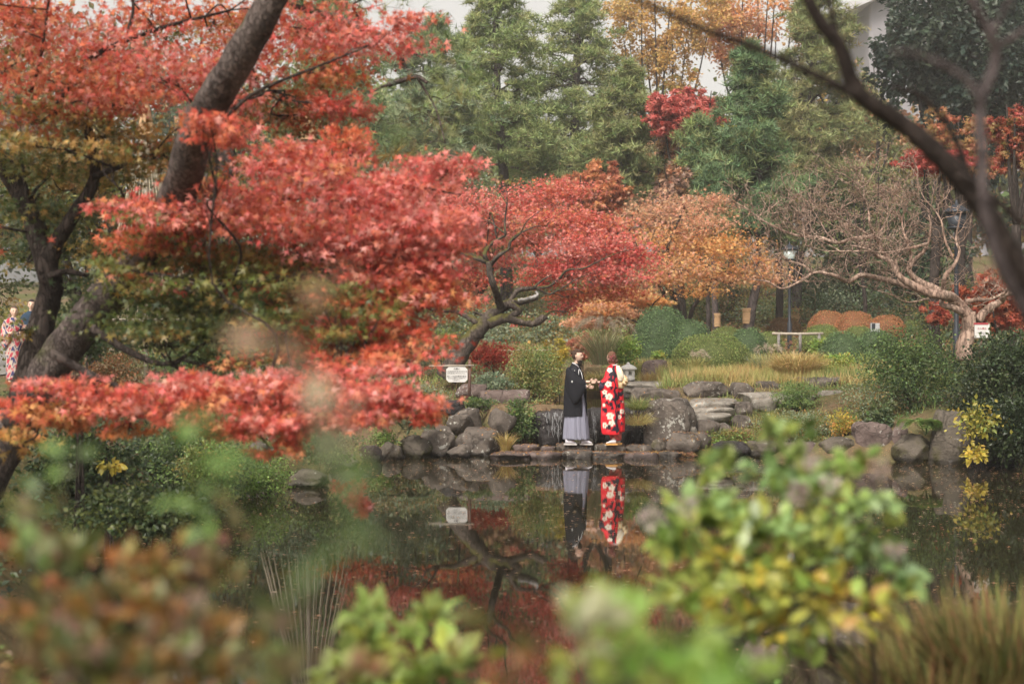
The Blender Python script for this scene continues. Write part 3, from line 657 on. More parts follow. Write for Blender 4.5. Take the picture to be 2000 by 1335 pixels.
cover('slope_groundcover', 'olive ground cover on the wooded slope', 46000, -14, 26, 42, 74, 'chip', .14, OLIVE[:3] + LITTER + BLUEG[:1], LEAF, False, patch=.9)
cover('terrace_grass', 'golden dry grass on the terrace below the clipped bushes', 42000, 3.0, 9.5, 31.2, 39, 'blade1', .3, STRAWG + STRAWG + DRY + SHRUBG[:1], GRASS, patch=1.5)
cover('bank_grass', 'green grass between the rocks of the bank', 16000, -6, 12, 26.6, 33, 'blade1', .2, SHRUBG + STRAWG, GRASS, patch=.3, mask=lambda x, y: ~((x > -.6) & (x < 3.3) & (y < 29)))
cover('meadow_grass', 'olive green grass on the slope behind the leaning maple', 40000, -9, 6, 40, 60, 'blade1', .3, [(.33, .36, .15), (.42, .42, .19), (.26, .3, .12)], GRASS, patch=1.5)
cover('near_groundcover', 'dark green low plants on the near left bank', 18000, -9, -3.5, 9, 27, 'chip', .07, SHADEG + DKGREEN[:2], LEAF, False, patch=1.5)
cover('near_shore_plants', 'small leafy plants and grass on the near shore', 9000, -3, 7, 5.5, 12, 'chip', .05, SHRUBG + LITTER, LEAF, False, patch=1.)

# ---------------------------------------------------------------- clipped bushes
def topiary(label, lobes, D, pal, seed, dens=1.1, name='clipped_bush', leaf=.036):
    """lobes: (px0, px1, py_top, py_base)"""
    import bmesh
    x0, x1, y0, y1 = lobes[0]; root = empty(name, P((x0 + x1) / 2, y1, D), label, 'clipped bush')
    core = MB(); lv = MB()
    for k, (x0, x1, y0, y1) in enumerate(lobes):
        rx = (x1 - x0) / 2 / F * D; hz = (y1 - y0) / F * D; c = P((x0 + x1) / 2, y1, D) + A([0, (0 if k == 0 else -.25), 0]); R = A([rx, rx * .85, hz]); c = c - A([0, 0, .02 * hz])
        bm = bmesh.new(); bmesh.ops.create_icosphere(bm, subdivisions=3, radius=1)
        V = A([v.co[:] for v in bm.verts]); bm.verts.index_update(); T = A([[v.index for v in f.verts] for f in bm.faces]); bm.free()
        def shape(d):
            e = np.sign(d) * np.abs(d) ** A([.82, .82, .9]); e = e * (1 + .03 * np.sin(7 * d[:, :1] + seed) * np.sin(6 * d[:, 2:] + 5 * d[:, 1:2])); return e * A([1, 1, 1])
        sh = shape(V) * .955; sh[:, 2] = np.where(V[:, 2] < 0, sh[:, 2] * .55, sh[:, 2])
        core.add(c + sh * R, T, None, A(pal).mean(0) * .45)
        n = int(dens * 2000 * (rx * (rx * .85 + hz) * 2)); d = nrm(rng.normal(size=(n, 3))); d[:, 2] = np.abs(d[:, 2]) * 1.2 - .3; d = nrm(d)
        s = shape(d); s[:, 2] = np.where(d[:, 2] < 0, s[:, 2] * .55, s[:, 2])
        pos = c + s * R * (1 + rng.normal(size=(n, 1)) * .012); dark = (np.sin(pos[:, 0] * 14 + seed + 2 * np.sin(pos[:, 2] * 5)) * np.sin(pos[:, 2] * 17 + pos[:, 0] * 3) * np.sin(pos[:, 1] * 12))
        pos -= d * (np.maximum(0, dark)[:, None] * .05 + (rng.random((n, 1)) < .25) * .04)
        idx = rng.integers(0, len(pal), n)
        scatter(lv, 'chip', pos, d * .5 + rng.normal(size=(n, 3)) * .6, rng.normal(size=(n, 3)) * .4 + d, leaf * rng.uniform(.6, 1.4, n), paint(pal, idx, n, .2))
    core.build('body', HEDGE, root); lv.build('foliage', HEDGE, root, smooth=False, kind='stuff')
    return root
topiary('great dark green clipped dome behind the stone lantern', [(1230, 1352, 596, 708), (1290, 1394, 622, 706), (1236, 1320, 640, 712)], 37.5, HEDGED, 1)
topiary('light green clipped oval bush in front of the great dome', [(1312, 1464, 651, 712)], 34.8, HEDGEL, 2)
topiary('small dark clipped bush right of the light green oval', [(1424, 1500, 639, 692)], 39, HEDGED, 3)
topiary('yellow green low mound between the great dome and the small dark bush', [(1385, 1452, 637, 672)], 43, HEDGEL, 4)
topiary('yellow green low mound behind the wooden rail', [(1478, 1530, 646, 680)], 43, HEDGEL, 5)
topiary('leftmost of the three rust red clipped domes', [(1577, 1658, 606, 652)], 51, HEDGEO, 6)
topiary('middle and largest of the three rust red clipped domes', [(1628, 1712, 607, 656)], 49, HEDGEO, 7)
topiary('rightmost and lowest of the three rust red clipped domes', [(1697, 1768, 615, 652)], 50, HEDGEO, 8)
topiary('low green mound in front of the leftmost rust red dome', [(1572, 1642, 633, 662)], 46, HEDGEL, 9)
topiary('low green mound in front of the middle rust red dome', [(1648, 1708, 636, 662)], 45, HEDGEL, 10)
topiary('small green mound right of the rust red domes', [(1760, 1802, 624, 655)], 52, HEDGEL, 11)
topiary('broad dark clipped bush at the right, its left half', [(1597, 1694, 647, 716)], 35.5, HEDGED, 12)
topiary('broad dark clipped bush beneath the bare pink barked tree', [(1665, 1758, 642, 716)], 35.8, HEDGED, 13)
topiary('brown leaved low mound behind the lamp post', [(1498, 1566, 619, 652)], 55, [(.25, .12, .06), (.3, .16, .07), (.16, .12, .05)], 14)
topiary('pale green low mound under the right dark bushes', [(1560, 1640, 643, 676)], 42, HEDGEL, 15)

# ---------------------------------------------------------------- loose shrubs and grasses of the far bank
def psh(label, x0, x1, y0, y1, D, n, pal, leaf='chip', size=.05, name='shrub', **kw):
    if n > 2000: n = int(n * .85); size *= 1.06
    c = P((x0 + x1) / 2, (y0 + y1) / 2, D); R = A([(x1 - x0) / 2 / F * D, (x1 - x0) / 2 / F * D * .8, (y1 - y0) / 2 / F * D])
    gz = float(ground(c[0], c[1])) ; return shrub(name, label, c, R, n, pal, leaf, size, ground=min(gz, c[2] - R[2] * .6), **kw)
psh('large loose green shrub at the foot of the bare pink barked tree', 1690, 1885, 640, 800, 27.2, 15000, SHRUBG[:3] + DKGREEN, size=.05, per=26, tight=.13)
psh('dark shrub with feathery green foliage at the right edge', 1880, 2060, 650, 800, 24.5, 11000, DKGREEN + SHADEG, size=.06, per=26, tight=.13)
psh('bushy dark green shrub overhanging the right shore', 1900, 2080, 770, 900, 23.6, 9000, SHADEG, size=.06, per=26, tight=.14)
psh('deep green shrub behind the tall olive boulder', 1850, 1960, 730, 850, 26.0, 5000, SHADEG, size=.05)
psh('thin twiggy green shrub above the square brown rock', 1640, 1760, 750, 835, 27.2, 4500, BLUEG + OLIVE, size=.04)
psh('low spreading green shrub in front of the long angular boulder', 1510, 1600, 742, 800, 29.2, 4500, SHRUBG, size=.035, per=20, tight=.12)
psh('yellowing shrub with orange leaves by the square brown rock', 1622, 1680, 800, 850, 26.2, 1500, YELLOW + ORANGE[:1] + SHRUBG[:1], size=.045)
psh('olive tangle of low plants on the right bank', 1470, 1640, 800, 870, 27.0, 6500, OLIVE + BLUEG + LITTER[:1], size=.045, tight=.14)
psh('yellow green leafy plant before the dark clipped bush', 1598, 1678, 690, 730, 33.2, 1500, YELLOW[1:] + BRIGHTG, size=.06)
psh('bright lime plant left of the dark clipped bush', 1580, 1625, 658, 690, 37.5, 900, BRIGHTG, size=.06)
psh('bright green young shrub beside the great dome', 1202, 1250, 652, 715, 35.2, 1600, BRIGHTG, size=.065, per=18)
psh('yellow green small plant behind the squat reddish rock', 1262, 1296, 682, 706, 36, 350, YELLOW[1:] + BRIGHTG, size=.065)
psh('tall loose green shrub behind the man, left of him', 985, 1100, 668, 800, 30.6, 8500, SHRUBG + OLIVE + STRAWG[:2], size=.045, per=22, tight=.13)
psh('yellow leaved sapling left of the man', 1060, 1112, 662, 730, 31.5, 700, YELLOW, 'star', size=.07)
psh('blue green low shrub right of the notice board', 925, 1000, 728, 775, 30.4, 2800, BLUEG + DKGREEN[:1], size=.05)
psh('dark green leafy creeper hanging beside the waterfall', 990, 1048, 778, 862, 28.0, 3000, DKGREEN + SHRUBG, size=.055, per=20)
psh('pale blue green tall shrub left of the leaning maple trunk', 720, 850, 600, 740, 33.5, 9500, BLUEG, size=.06, per=30, tight=.15)
psh('yellow green bush behind the leaning maple trunk', 820, 905, 640, 700, 36, 2500, SHRUBG + YELLOW[2:], size=.05)
psh('small deep red maple under the leaning trunk', 905, 1015, 664, 722, 32.4, 2200, [(.42, .05, .03), (.36, .06, .03), (.5, .08, .05)], 'star', size=.06, name='small_maple', per=14, tight=.26, power=.8)
psh('salmon red low bush behind the man', 1112, 1165, 652, 700, 37, 2200, [(.55, .2, .13), (.5, .15, .1)] + PEACH[:1], 'star', size=.07)
psh('light green ferny plants at the left waterside', 720, 775, 835, 880, 25.9, 1100, SHRUBG + BRIGHTG[:1], size=.045)
psh('low green plants between the flat brown rocks', 905, 965, 775, 800, 28.6, 1600, DKGREEN + SHRUBG, size=.04)
psh('low bushy plants left of the rock bank', 700, 860, 740, 815, 29, 6000, BLUEG + OLIVE, size=.05)
psh('dark broad leaved sprig above the square rock', 1700, 1745, 775, 850, 25.9, 600, DKGREEN, 'oval', size=.09)
psh('yellow leaved shrub reaching over the right boulders', 1865, 1965, 790, 860, 23.4, 520, [(.5, .4, .07), (.36, .34, .07), (.22, .26, .06)], 'oval', size=.085, per=7, tight=.26, power=.9)
psh('lower yellow leaved twig over the dark shaded rock', 1885, 1930, 862, 905, 23.2, 160, YELLOW, 'oval', size=.1, per=8)
psh('light green low plants left of the right boulders', 1380, 1470, 838, 870, 27.2, 1200, BRIGHTG[:2] + OLIVE, size=.05)

def grass_clump(label, px, py, D, h, n, pal, w=.25, droop=.5, plumes=0, name='grass_clump', kind='blade', cat='grass', splay=.45):
    c = P(px, py, D); root = empty(name, c, label, cat); mb = MB()
    n = int(n * 1.7); a = rng.uniform(0, 2 * np.pi, n); r = rng.random(n) ** .5 * w; pos = c + np.stack([r * np.cos(a), r * np.sin(a), np.zeros(n)], -1)
    o = np.stack([np.cos(a), np.sin(a), np.zeros(n)], -1)
    yd = o * rng.uniform(0, splay, (n, 1)) + rng.normal(size=(n, 3)) * .12 + A([0, 0, 1])
    scatter(mb, kind, pos, yd, o + rng.normal(size=(n, 3)) * .3, h * rng.uniform(.55, 1.1, n), paint(pal, rng.integers(0, len(pal), n), n))
    mb.build('blades', GRASS, root, smooth=False, kind='stuff')
    if plumes:
        pm = MB(); sm = MB()
        for k in range(plumes):
            a0 = rng.uniform(-2.6, -.4) if rng.random() < .6 else rng.uniform(0, 6.28); d = A([math.cos(a0), math.sin(a0) * .6, 0])
            top = c + d * h * rng.uniform(.2, .55) + A([0, 0, h * rng.uniform(1.0, 1.25)]); s = spline([c, c * .4 + top * .6 - d * .05 * h, top, top + d * h * .25 - A([0, 0, h * .03]), top + d * h * .42 - A([0, 0, h * .2])], 6)
            tube(sm, s, [.006, .003], 3, (.4, .33, .17)); q = s[-13:]; m_ = 90; i_ = rng.integers(0, len(q), m_)
            scatter(pm, 'blade1', q[i_], rng.normal(size=(m_, 3)) * .4 + d * .7 + A([0, 0, -.3]), rng.normal(size=(m_, 3)), rng.uniform(.06, .13, m_), paint([(.5, .42, .32), (.58, .5, .4)], i_, m_))
        sm.build('stems', GRASS, root); pm.build('plumes', GRASS, root, smooth=False, kind='stuff')
    return root
grass_clump('tall silver grass with pale plumes left of the great dome', 1180, 712, 35.5, .95, 420, [(.55, .5, .3), (.5, .5, .28), (.62, .54, .34), (.4, .44, .24)], .3, plumes=22, name='silver_grass')
grass_clump('silver grass with drooping plumes before the light green oval bush', 1352, 726, 33.6, .42, 300, STRAWG, .3, plumes=7, name='silver_grass')
grass_clump('arching plumed grass between the small dark bush and the rail', 1500, 722, 34, .5, 400, BLUEG + STRAWG, .35, plumes=9, name='silver_grass', splay=.8)
grass_clump('golden fountain of dry grass below the wooden rail', 1555, 732, 32.5, .62, 900, DRY, .4, splay=.9)
grass_clump('golden dry grass tuft left of the squat reddish rock', 1266, 745, 33.2, .26, 260, DRY, .14)
grass_clump('golden dry grass tuft on the terrace edge above the wide boulder', 1385, 750, 31.8, .34, 420, DRY, .3)
grass_clump('upright dry reed tuft standing at the water on the ledge', 988, 886, 26.3, .42, 160, DRY + YELLOW[1:2], .06, splay=.25)
grass_clump('overhanging grass tuft between waterfall and big square block', 1246, 800, 27.7, .32, 420, STRAWG + SHRUBG, .14, splay=1.6)
grass_clump('trailing dry grass below the overhanging green tuft', 1244, 830, 27.4, .36, 360, DRY + STRAWG[:2], .12, splay=2.2)
grass_clump('rusty low grass right of the lower steps', 1442, 860, 27.5, .28, 300, [(.35, .16, .1), (.4, .22, .14)], .2)
grass_clump('iris like leaf blades before the dark clipped bush', 1690, 722, 33, .5, 60, YELLOW[1:] + SHRUBG, .08, splay=.4)
grass_clump('dry grass tuft by the small pale round rock', 1432, 752, 32, .3, 300, DRY, .3)
for k, (px, py, D, h) in enumerate([(1905, 1335, 5.6, .75), (1985, 1330, 5.2, .85), (1840, 1350, 5.0, .5)]):
    grass_clump(['feathery olive grass clump in the lower right corner', 'rightmost feathery grass clump, cut by the frame', 'small grass clump left of the feathery olive one'][k], px, py, D, h * .42, 700, [(.14, .15, .045), (.24, .18, .07), (.26, .13, .07), (.08, .1, .035), (.3, .28, .1)], .3, splay=1.1, kind='blade1')

for k, (px, py, D) in enumerate([(1128, 760, 36.2), (1160, 762, 36.5), (1105, 772, 34.0), (1178, 756, 36.8)]):
    grass_clump(['golden grass at the back of the upper pool, behind the joined hands', 'golden grass at the back of the upper pool, beside the woman', 'yellowing grass on the left edge of the upper pool', 'pale grass behind the woman at the back of the pool'][k], px, py, D, .5, 420, DRY + STRAWG, .4, splay=.7)

def fern(label, px, py, D, L, n=9, pal=SHRUBG):
    c = P(px, py, D); root = empty('fern', c, label, 'fern')
    for k in range(n):
        a = rng.uniform(0, 6.28); d = A([math.cos(a), math.sin(a) * .7 - .25, 0]); mb = MB()
        s = spline([c, c + d * L * .3 + A([0, 0, L * .45]), c + d * L * .75 + A([0, 0, L * .5]), c + d * L + A([0, 0, L * .25])], 7)
        tube(mb, s, [.006, .002], 3, pal[0]); m_ = len(s) - 3
        for sd in (-1, 1):
            t = nrm(np.gradient(s, axis=0))[3:]; side = nrm(np.cross(t, A([0, 0, 1]))) * sd
            scatter(mb, 'blade1', s[3:], side + t * .4, np.tile(A([0., 0, 1]), (m_, 1)) * sd, np.sin(np.linspace(.5, 3.0, m_)) * L * .28 + .03, paint(pal, np.full(m_, k), m_))
            scatter(mb, 'chip', s[3:] + side * .05, side + t * .4, np.tile(A([0., 0, 1]), (m_, 1)), np.sin(np.linspace(.5, 3.0, m_)) * L * .25 + .02, paint(pal, np.full(m_, k), m_))
        mb.build('frond', LEAF, root, smooth=False)
    return root
fern('bright green fern growing between the right boulders', 1808, 850, 25.2, .55, 11)
fern('dark fern hanging over the dark low boulder at left', 795, 850, 25.9, .5, 9, BLUEG + DKGREEN)

HILL = [(1180, 44, 40, 1.0, SHRUBG + OLIVE), (1060, 48, 60, 1.3, OLIVE + BLUEG), (960, 50, 60, 1.5, BLUEG), (1240, 56, 50, 1.4, OLIVE + LITTER), (1330, 60, 60, 1.6, OLIVE + DKGREEN), (1420, 62, 60, 1.5, DKGREEN + LITTER[:2]), (1500, 60, 60, 1.4, OLIVE + BLUEG), (1600, 60, 70, 2.4, DKGREEN), (1690, 58, 70, 2.6, DKGREEN + BLUEG), (1780, 56, 80, 2.8, DKGREEN), (1860, 50, 70, 2.4, DKGREEN + OLIVE),
        (860, 46, 70, 2.0, OLIVE + BLUEG), (740, 44, 70, 2.2, DKGREEN + BLUEG), (620, 40, 70, 2.2, DKGREEN), (500, 38, 70, 2.0, DKGREEN + OLIVE), (400, 40, 70, 2.4, OLIVE), (1275, 66, 60, 2.6, BLUEG + OLIVE), (1380, 68, 60, 2.8, DKGREEN + PINEO[:1]), (1480, 68, 70, 3.0, OLIVE + GOLD[:1]), (1130, 60, 60, 2.4, OLIVE + SHRUBG), (1010, 62, 70, 2.6, DKGREEN + OLIVE), (1950, 40, 70, 2.4, DKGREEN), (220, 36, 90, 2.2, DKGREEN + OLIVE), (60, 36, 60, 1.8, OLIVE + YELLOW[2:])]
HN = ['left of the great dome', 'behind the man', 'behind the leaning maple', 'behind the great dome, left side', 'above the great dome', 'between the straw wrapped trunks', 'right of the leaning wrapped pine', 'left behind the rust red domes', 'right behind the rust red domes', 'behind the big loose shrub', 'behind the right lamp post', 'left of the leaning maple trunk', 'behind the pale blue green shrub', 'under the right rope cone', 'between the two rope cones', 'under the left rope cone', 'high above the great dome', 'high behind the blue green pine', 'high behind the street lamp', 'high behind the woman', 'high behind the leaning maple', 'behind the right notice board', 'between the dark trunks at left', 'behind the strollers']
for (px, D, hw, h, pal), nm_ in zip(HILL, HN):
    x = (px - 1000) / F * D; z = float(ground(x, D)); r_ = hw / F * D * 1.3
    shrub('shrub', 'loose slope shrub ' + nm_, (x, D, z + h * .45), (r_, r_ * .7, h * .55), 2600, pal, 'chip', .105, per=30, tight=.17, ground=z)

# leaves that came down on the stones
dg = bpy.context.evaluated_depsgraph_get(); dg.update(); PT = []; NM_ = []
for x0, x1, y0, y1, n_ in ((-.6, 3.7, 25.5, 27.4, 2600), (-2.6, 0, 26, 31, 500), (2.8, 7.5, 26.5, 32, 900)):
    for x, y in zip(rng.uniform(x0, x1, n_), rng.uniform(y0, y1, n_)):
        hit, loc, nn, _, _, _ = S.ray_cast(dg, Vector((x, y, 2.0)), Vector((0, 0, -1)))
        if hit and loc.z > .03 and nn.z > .5: PT.append(loc[:]); NM_.append(nn[:])
PT = A(PT) + A([0, 0, .012]); NM_ = A(NM_); n_ = len(PT); mb = MB()
scatter(mb, 'star', PT, rng.normal(size=(n_, 3)) * A([1, 1, .1]), NM_ + rng.normal(size=(n_, 3)) * .2, rng.uniform(.025, .05, n_), paint(LITTER + ORANGE[:1], rng.integers(0, 6, n_), n_))
mb.build('stone_leaves', LEAF, smooth=False, kind='stuff', label='rust and tan fallen leaves lying on the ledge stones and steps', cat='leaves')

# ================================================================ trees
# ---- far pines
def pine(label, line, top, y0, y1, Lpx, D, n, pal, r0=.2, seed=1, band=None, size=.33, prof=.6, nb=46, cone=True, name='pine_tree'):
    """line: trunk pixel points from foot to top; crown between y0 (top) and y1; Lpx: greatest half width"""
    n = int(n * .85); pts = A([P(x, y, D) for x, y in line]); foot = pts[0].copy(); foot[2] = min(foot[2], float(ground(foot[0], foot[1])) - .1); pts[0] = foot
    s = spline(pts, 8); zt = CH - (y0 - 667.5) / F * D; zb = CH - (y1 - 667.5) / F * D; Lm = Lpx / F * D; pads = []
    for k in range(nb):
        t = (k + rng.random()) / nb; z = zb + (zt - zb) * t; jx = int(np.abs(s[:, 2] - z).argmin()); c = s[jx]
        L = Lm * ((1 - t) ** prof * .95 + .06 if cone else math.sin(math.pi * min(.98, t * .8 + .2)) ** .6) * rng.uniform(.55, 1.1); a = k * 2.4 + rng.normal() * .4
        d = A([math.cos(a), math.sin(a), 0])
        pads.append((A([c[0], c[1], z]) + d * L * .62 + A([0, 0, L * .14]), A([L * .38 + .25, L * .38 + .25, .26 + .1 * L]), int(n / nb * (.4 + L / Lm)), pal))
    r = tree(name, label, [(pts, r0, r0 * .25)], pads, 'tuft', size, BARK_PINE, NEEDLE, limb_r=.06, per=9, tight=.17, updir=.2, lift=.75, power=.6)
    if band:
        bx, by0, by1, bw = band; mb = MB(); c0, c1 = P(bx, by1, D), P(bx + 1.5, by0, D); rr = bw / 2 / F * D
        prof_ = [(rr * .93, 0), (rr * 1.02, .02), (rr * .97, .06), (rr * .99, .4), (rr * .96, .75), (rr, .8), (rr * .97, .85), (rr * 1.05, .93), (rr * 1.1, 1.), (rr * .8, 1.01)]
        lathe(mb, c0, [(a, b * (c1[2] - c0[2])) for a, b in prof_], 26); o = mb.build('straw_band', STRAW, r)
        for zz in (.78, .2):
            mb = MB(); lathe(mb, c0 + A([0, 0, zz * (c1[2] - c0[2])]), [(rr * 1.0, -.02), (rr * 1.06, 0), (rr * 1.0, .02)], 20); mb.build('rope', SROPE, o)
    return r
SROPE = plain_mat('straw_rope', (.3, .2, .1), .9)
STRAW = plain_mat('straw_matting', (.42, .26, .14), .9, var=.3, scale=40)
pine('tall fluffy pine, left of the two towering pines in the centre', [(990, 640), (985, 360), (972, 180), (965, -60)], 0, -60, 350, 165, 62, 10500, PINEG, .3)
pine('tallest pine right of its twin in the centre with dark trunk', [(1120, 650), (1118, 400), (1124, 200), (1130, 0), (1132, -90)], 0, -90, 360, 165, 66, 10500, PINEG + PINEO[:1], .3)
pine('slender leaning pine with bare dark lower trunk right of the tall pair', [(1178, 600), (1192, 390), (1212, 290), (1228, 150)], 0, 130, 390, 110, 58, 6200, PINEO + PINEG, .17, nb=34)
pine('bushy blue green pine with a straw wrapped leaning trunk', [(1458, 645), (1470, 590), (1482, 520), (1480, 300), (1462, 110)], 0, 95, 480, 125, 52, 9500, PINEB, .21, band=(1460, 602, 632, 20), prof=.55)
pine('small pine with flat tufted tiers left of the blue green pine', [(1385, 560), (1378, 370), (1376, 240)], 0, 240, 375, 62, 53, 2200, PINEB + PINEG, .09, nb=13, prof=.3)
pine('large olive green pine behind the dark foreground branch', [(1552, 640), (1555, 590), (1562, 500), (1580, 440), (1582, 200), (1600, 0)], 0, -20, 400, 190, 60, 10500, PINEO, .26, band=(1553, 602, 629, 23), prof=.6)
pine('straw wrapped pine trunk beside the orange maple', [(1400, 645), (1396, 590), (1392, 470), (1390, 360)], 0, 330, 470, 60, 50, 1300, PINEB, .14, band=(1400, 612, 638, 15), nb=16)
pine('grey green pine behind the near red maple', [(845, 620), (840, 330), (838, 60)], 0, 40, 430, 170, 56, 8000, PINEG + BLUEG, .22)
pine('dark pine filling the gap at the upper left', [(640, 640), (648, 330), (650, -20)], 0, -40, 440, 200, 50, 7500, PINEB + PINEG, .25)

# ---- far broadleaf trees
def far_tree(label, px, foot, top, D, wpx, n, pal, leaf='chip', size=.2, r0=.16, forks=5, y1=None, group=None, lean=0, name='tree', per=28, tight=.17, limb=.05, rz=.5):
    b = P(px, foot, D); b[2] = min(b[2], float(ground(b[0], b[1]))) - .1; t = P(px + lean, top, D); H = t[2] - b[2]; zb = CH - ((y1 or foot - .35 * (foot - top)) - 667.5) / F * D
    n = int(n * .75); size *= 1.15; W = wpx / F * D; lines = []; fork = b * .0 + A([b[0] + (t[0] - b[0]) * .3, b[1], b[2] + (zb - b[2]) * .75]); lines.append((A([b, (b + fork) / 2 + rng.normal(size=3) * .08, fork]), r0, r0 * .8))
    pads = []
    for k in range(forks):
        a = k * 6.28 / forks + rng.random(); e = fork + A([math.cos(a) * W * rng.uniform(.3, .75), math.sin(a) * W * .5, (t[2] - fork[2]) * rng.uniform(.6, .95)])
        lines.append((A([fork, fork * .5 + e * .5 + A([math.cos(a) * W * .12, 0, -.05 * H]) + rng.normal(size=3) * .12, e]), r0 * .55, r0 * .12))
    m_ = 22
    for k in range(m_):
        u = ball(1, .35)[0]; c = A([b[0] + lean / F * D + u[0] * W * .85, b[1] + u[1] * W * .8, (t[2] + zb) / 2 + u[2] * (t[2] - zb) * .46])
        pads.append((c, A([W * .32, W * .32, (t[2] - zb) * .16 * rz * 2]), n // m_, pal))
    return tree(name, label, lines, pads, leaf, size, BARK_DARK, LEAF, limb_r=limb, per=per, tight=tight, group=group)
far_tree('golden tree with visible dark branches above the slender pine', 1290, 420, -60, 85, 130, 13000, GOLD, r0=.18, forks=9, y1=215)
far_tree('russet orange tree in the upper right centre behind the pine', 1465, 420, -80, 88, 125, 12000, PEACH + ORANGE, r0=.18, forks=9, y1=190)
far_tree('deep red maple crown between the slender pine and the blue green pine', 1336, 420, 160, 56, 84, 8500, [(.6, .13, .11), (.66, .2, .16), (.52, .1, .08)], 'star3', .14, y1=285, forks=7)
far_tree('yellow leaved tree glowing behind the blue green pine', 1430, 480, 195, 64, 75, 4500, YELLOW, size=.16, y1=420)
far_tree('yellow leaved tree right behind the blue green pine', 1520, 520, 330, 58, 50, 2600, YELLOW + PINEO[:1], size=.14, y1=440)
far_tree('pale mauve orange tree between slender pine and blue green pine', 1325, 500, 255, 57, 75, 6500, PEACH + LITTER + [(.5, .36, .3)], 'star3', .15, y1=400)
far_tree('orange red maple behind the slender leaning pine', 1160, 520, 318, 54, 95, 8500, REDOR[2:3] + [(.55, .2, .1), (.6, .25, .14), (.5, .15, .08)], 'star3', .14, y1=440)
far_tree('dusky mauve brown tree above the orange maple', 1330, 560, 330, 52, 70, 5200, [(.34, .2, .15), (.4, .25, .18), (.3, .17, .12)] + PEACH[:1], 'star3', .12, y1=500)
far_tree('vast dark evergreen oak in the upper right', 1885, 470, -80, 60, 185, 32000, OAK, size=.25, r0=.4, y1=290, per=60, tight=.14, rz=1.0)
far_tree('pale olive and orange tree in front of the grey building', 1700, 520, 115, 74, 70, 5000, PINEO + PEACH[:2], size=.2, y1=330)
far_tree('second dark evergreen crown beyond the right edge', 2030, 470, -80, 64, 130, 12000, OAK, size=.25, r0=.4, y1=290, per=60, rz=1.0)
far_tree('salmon orange maple below the dark evergreen oak', 1880, 560, 205, 46, 105, 8000, [(.5, .2, .1), (.5, .16, .09), (.35, .22, .07), (.42, .26, .1)], 'star3', .1, y1=350)
far_tree('crimson maple spray right behind the foreground branch', 1830, 560, 285, 40, 80, 4500, [(.48, .07, .06), (.5, .12, .09)], 'star3', .09, y1=350, rz=.35)
far_tree('crimson maple at the right edge below the oak', 1985, 600, 185, 38, 60, 5000, [(.42, .08, .06), (.48, .15, .08), (.3, .22, .07)], 'star3', .09, y1=345)
far_tree('orange red low maple behind the trunk of the bare tree', 1955, 690, 520, 32, 85, 6000, [(.5, .13, .07), (.45, .1, .06), (.5, .2, .1)], 'star3', .09, y1=655, r0=.06)
far_tree('small red shrubby maple left of the bare tree trunk', 1828, 660, 590, 36, 28, 1600, [(.48, .09, .06), (.5, .15, .08)], 'star3', .08, y1=640, r0=.03)
far_tree('dark wooded evergreen behind the bare tree', 1690, 650, 330, 58, 110, 8000, DKGREEN + PINEO[:2], size=.17, r0=.2, y1=600)
far_tree('dark green tree behind the lamp at the far right', 1810, 650, 380, 56, 90, 7000, DKGREEN + OAK[:2], size=.17, r0=.2, y1=620)
far_tree('evergreen undergrowth tree behind the three rust domes', 1620, 660, 480, 66, 95, 6000, DKGREEN + BLUEG, size=.16, r0=.12, y1=640)
far_tree('rosy bare looking tree behind the myrtle twigs', 1680, 600, 300, 50, 110, 4200, [(.35, .22, .17), (.42, .27, .2), (.3, .22, .12)], 'chip', .07, r0=.08, y1=470)
far_tree('olive tree left of the leaning maple, far side', 760, 640, 330, 48, 120, 8000, BLUEG + OLIVE[:2], size=.13, r0=.16, y1=600)
far_tree('dull green tree behind the left tree cone of ropes', 470, 660, 260, 46, 130, 9000, DKGREEN + OLIVE, size=.13, r0=.2, y1=620)
far_tree('olive yellow tree at the far left behind the trunks', 180, 660, 180, 34, 190, 13000, OLIVE + YELLOW[2:] + DKGREEN, size=.1, r0=.2, y1=620)
far_tree('dark green tree behind the two strollers', -60, 660, 250, 38, 170, 9000, DKGREEN + OLIVE, size=.12, r0=.2, y1=600)
far_tree('green tree mass behind the twin pines', 1050, 560, 250, 80, 170, 8000, DKGREEN + PINEG, size=.24, y1=480)
far_tree('autumn brown tree low behind the red maple crown', 930, 620, 380, 58, 120, 7000, PEACH + OLIVE, 'star3', .14, y1=560)
WE = [(-320, 60, 92, 200, DKGREEN, 'beyond the left edge'), (120, 20, 90, 190, OLIVE, 'above the left rope cone'), (420, 60, 86, 170, DKGREEN, 'behind the leaning pine trunk'), (720, 130, 95, 170, PINEG, 'behind the pine needles'), (1190, 300, 98, 150, PEACH, 'low behind the twin pines'), (1420, 250, 100, 150, PINEO, 'behind the blue green pine'), (1640, 300, 96, 140, DKGREEN, 'behind the olive pine'), (1760, 240, 90, 130, OLIVE, 'left of the evergreen oak'), (2250, 60, 90, 200, OAK, 'beyond the right edge')]
for px, top, D, wp, pal, nm_ in WE:
    far_tree('distant wood edge tree ' + nm_, px, 560, top, D, wp, 5200, pal, size=.3, r0=.3, y1=480, group='distant wood edge trees')

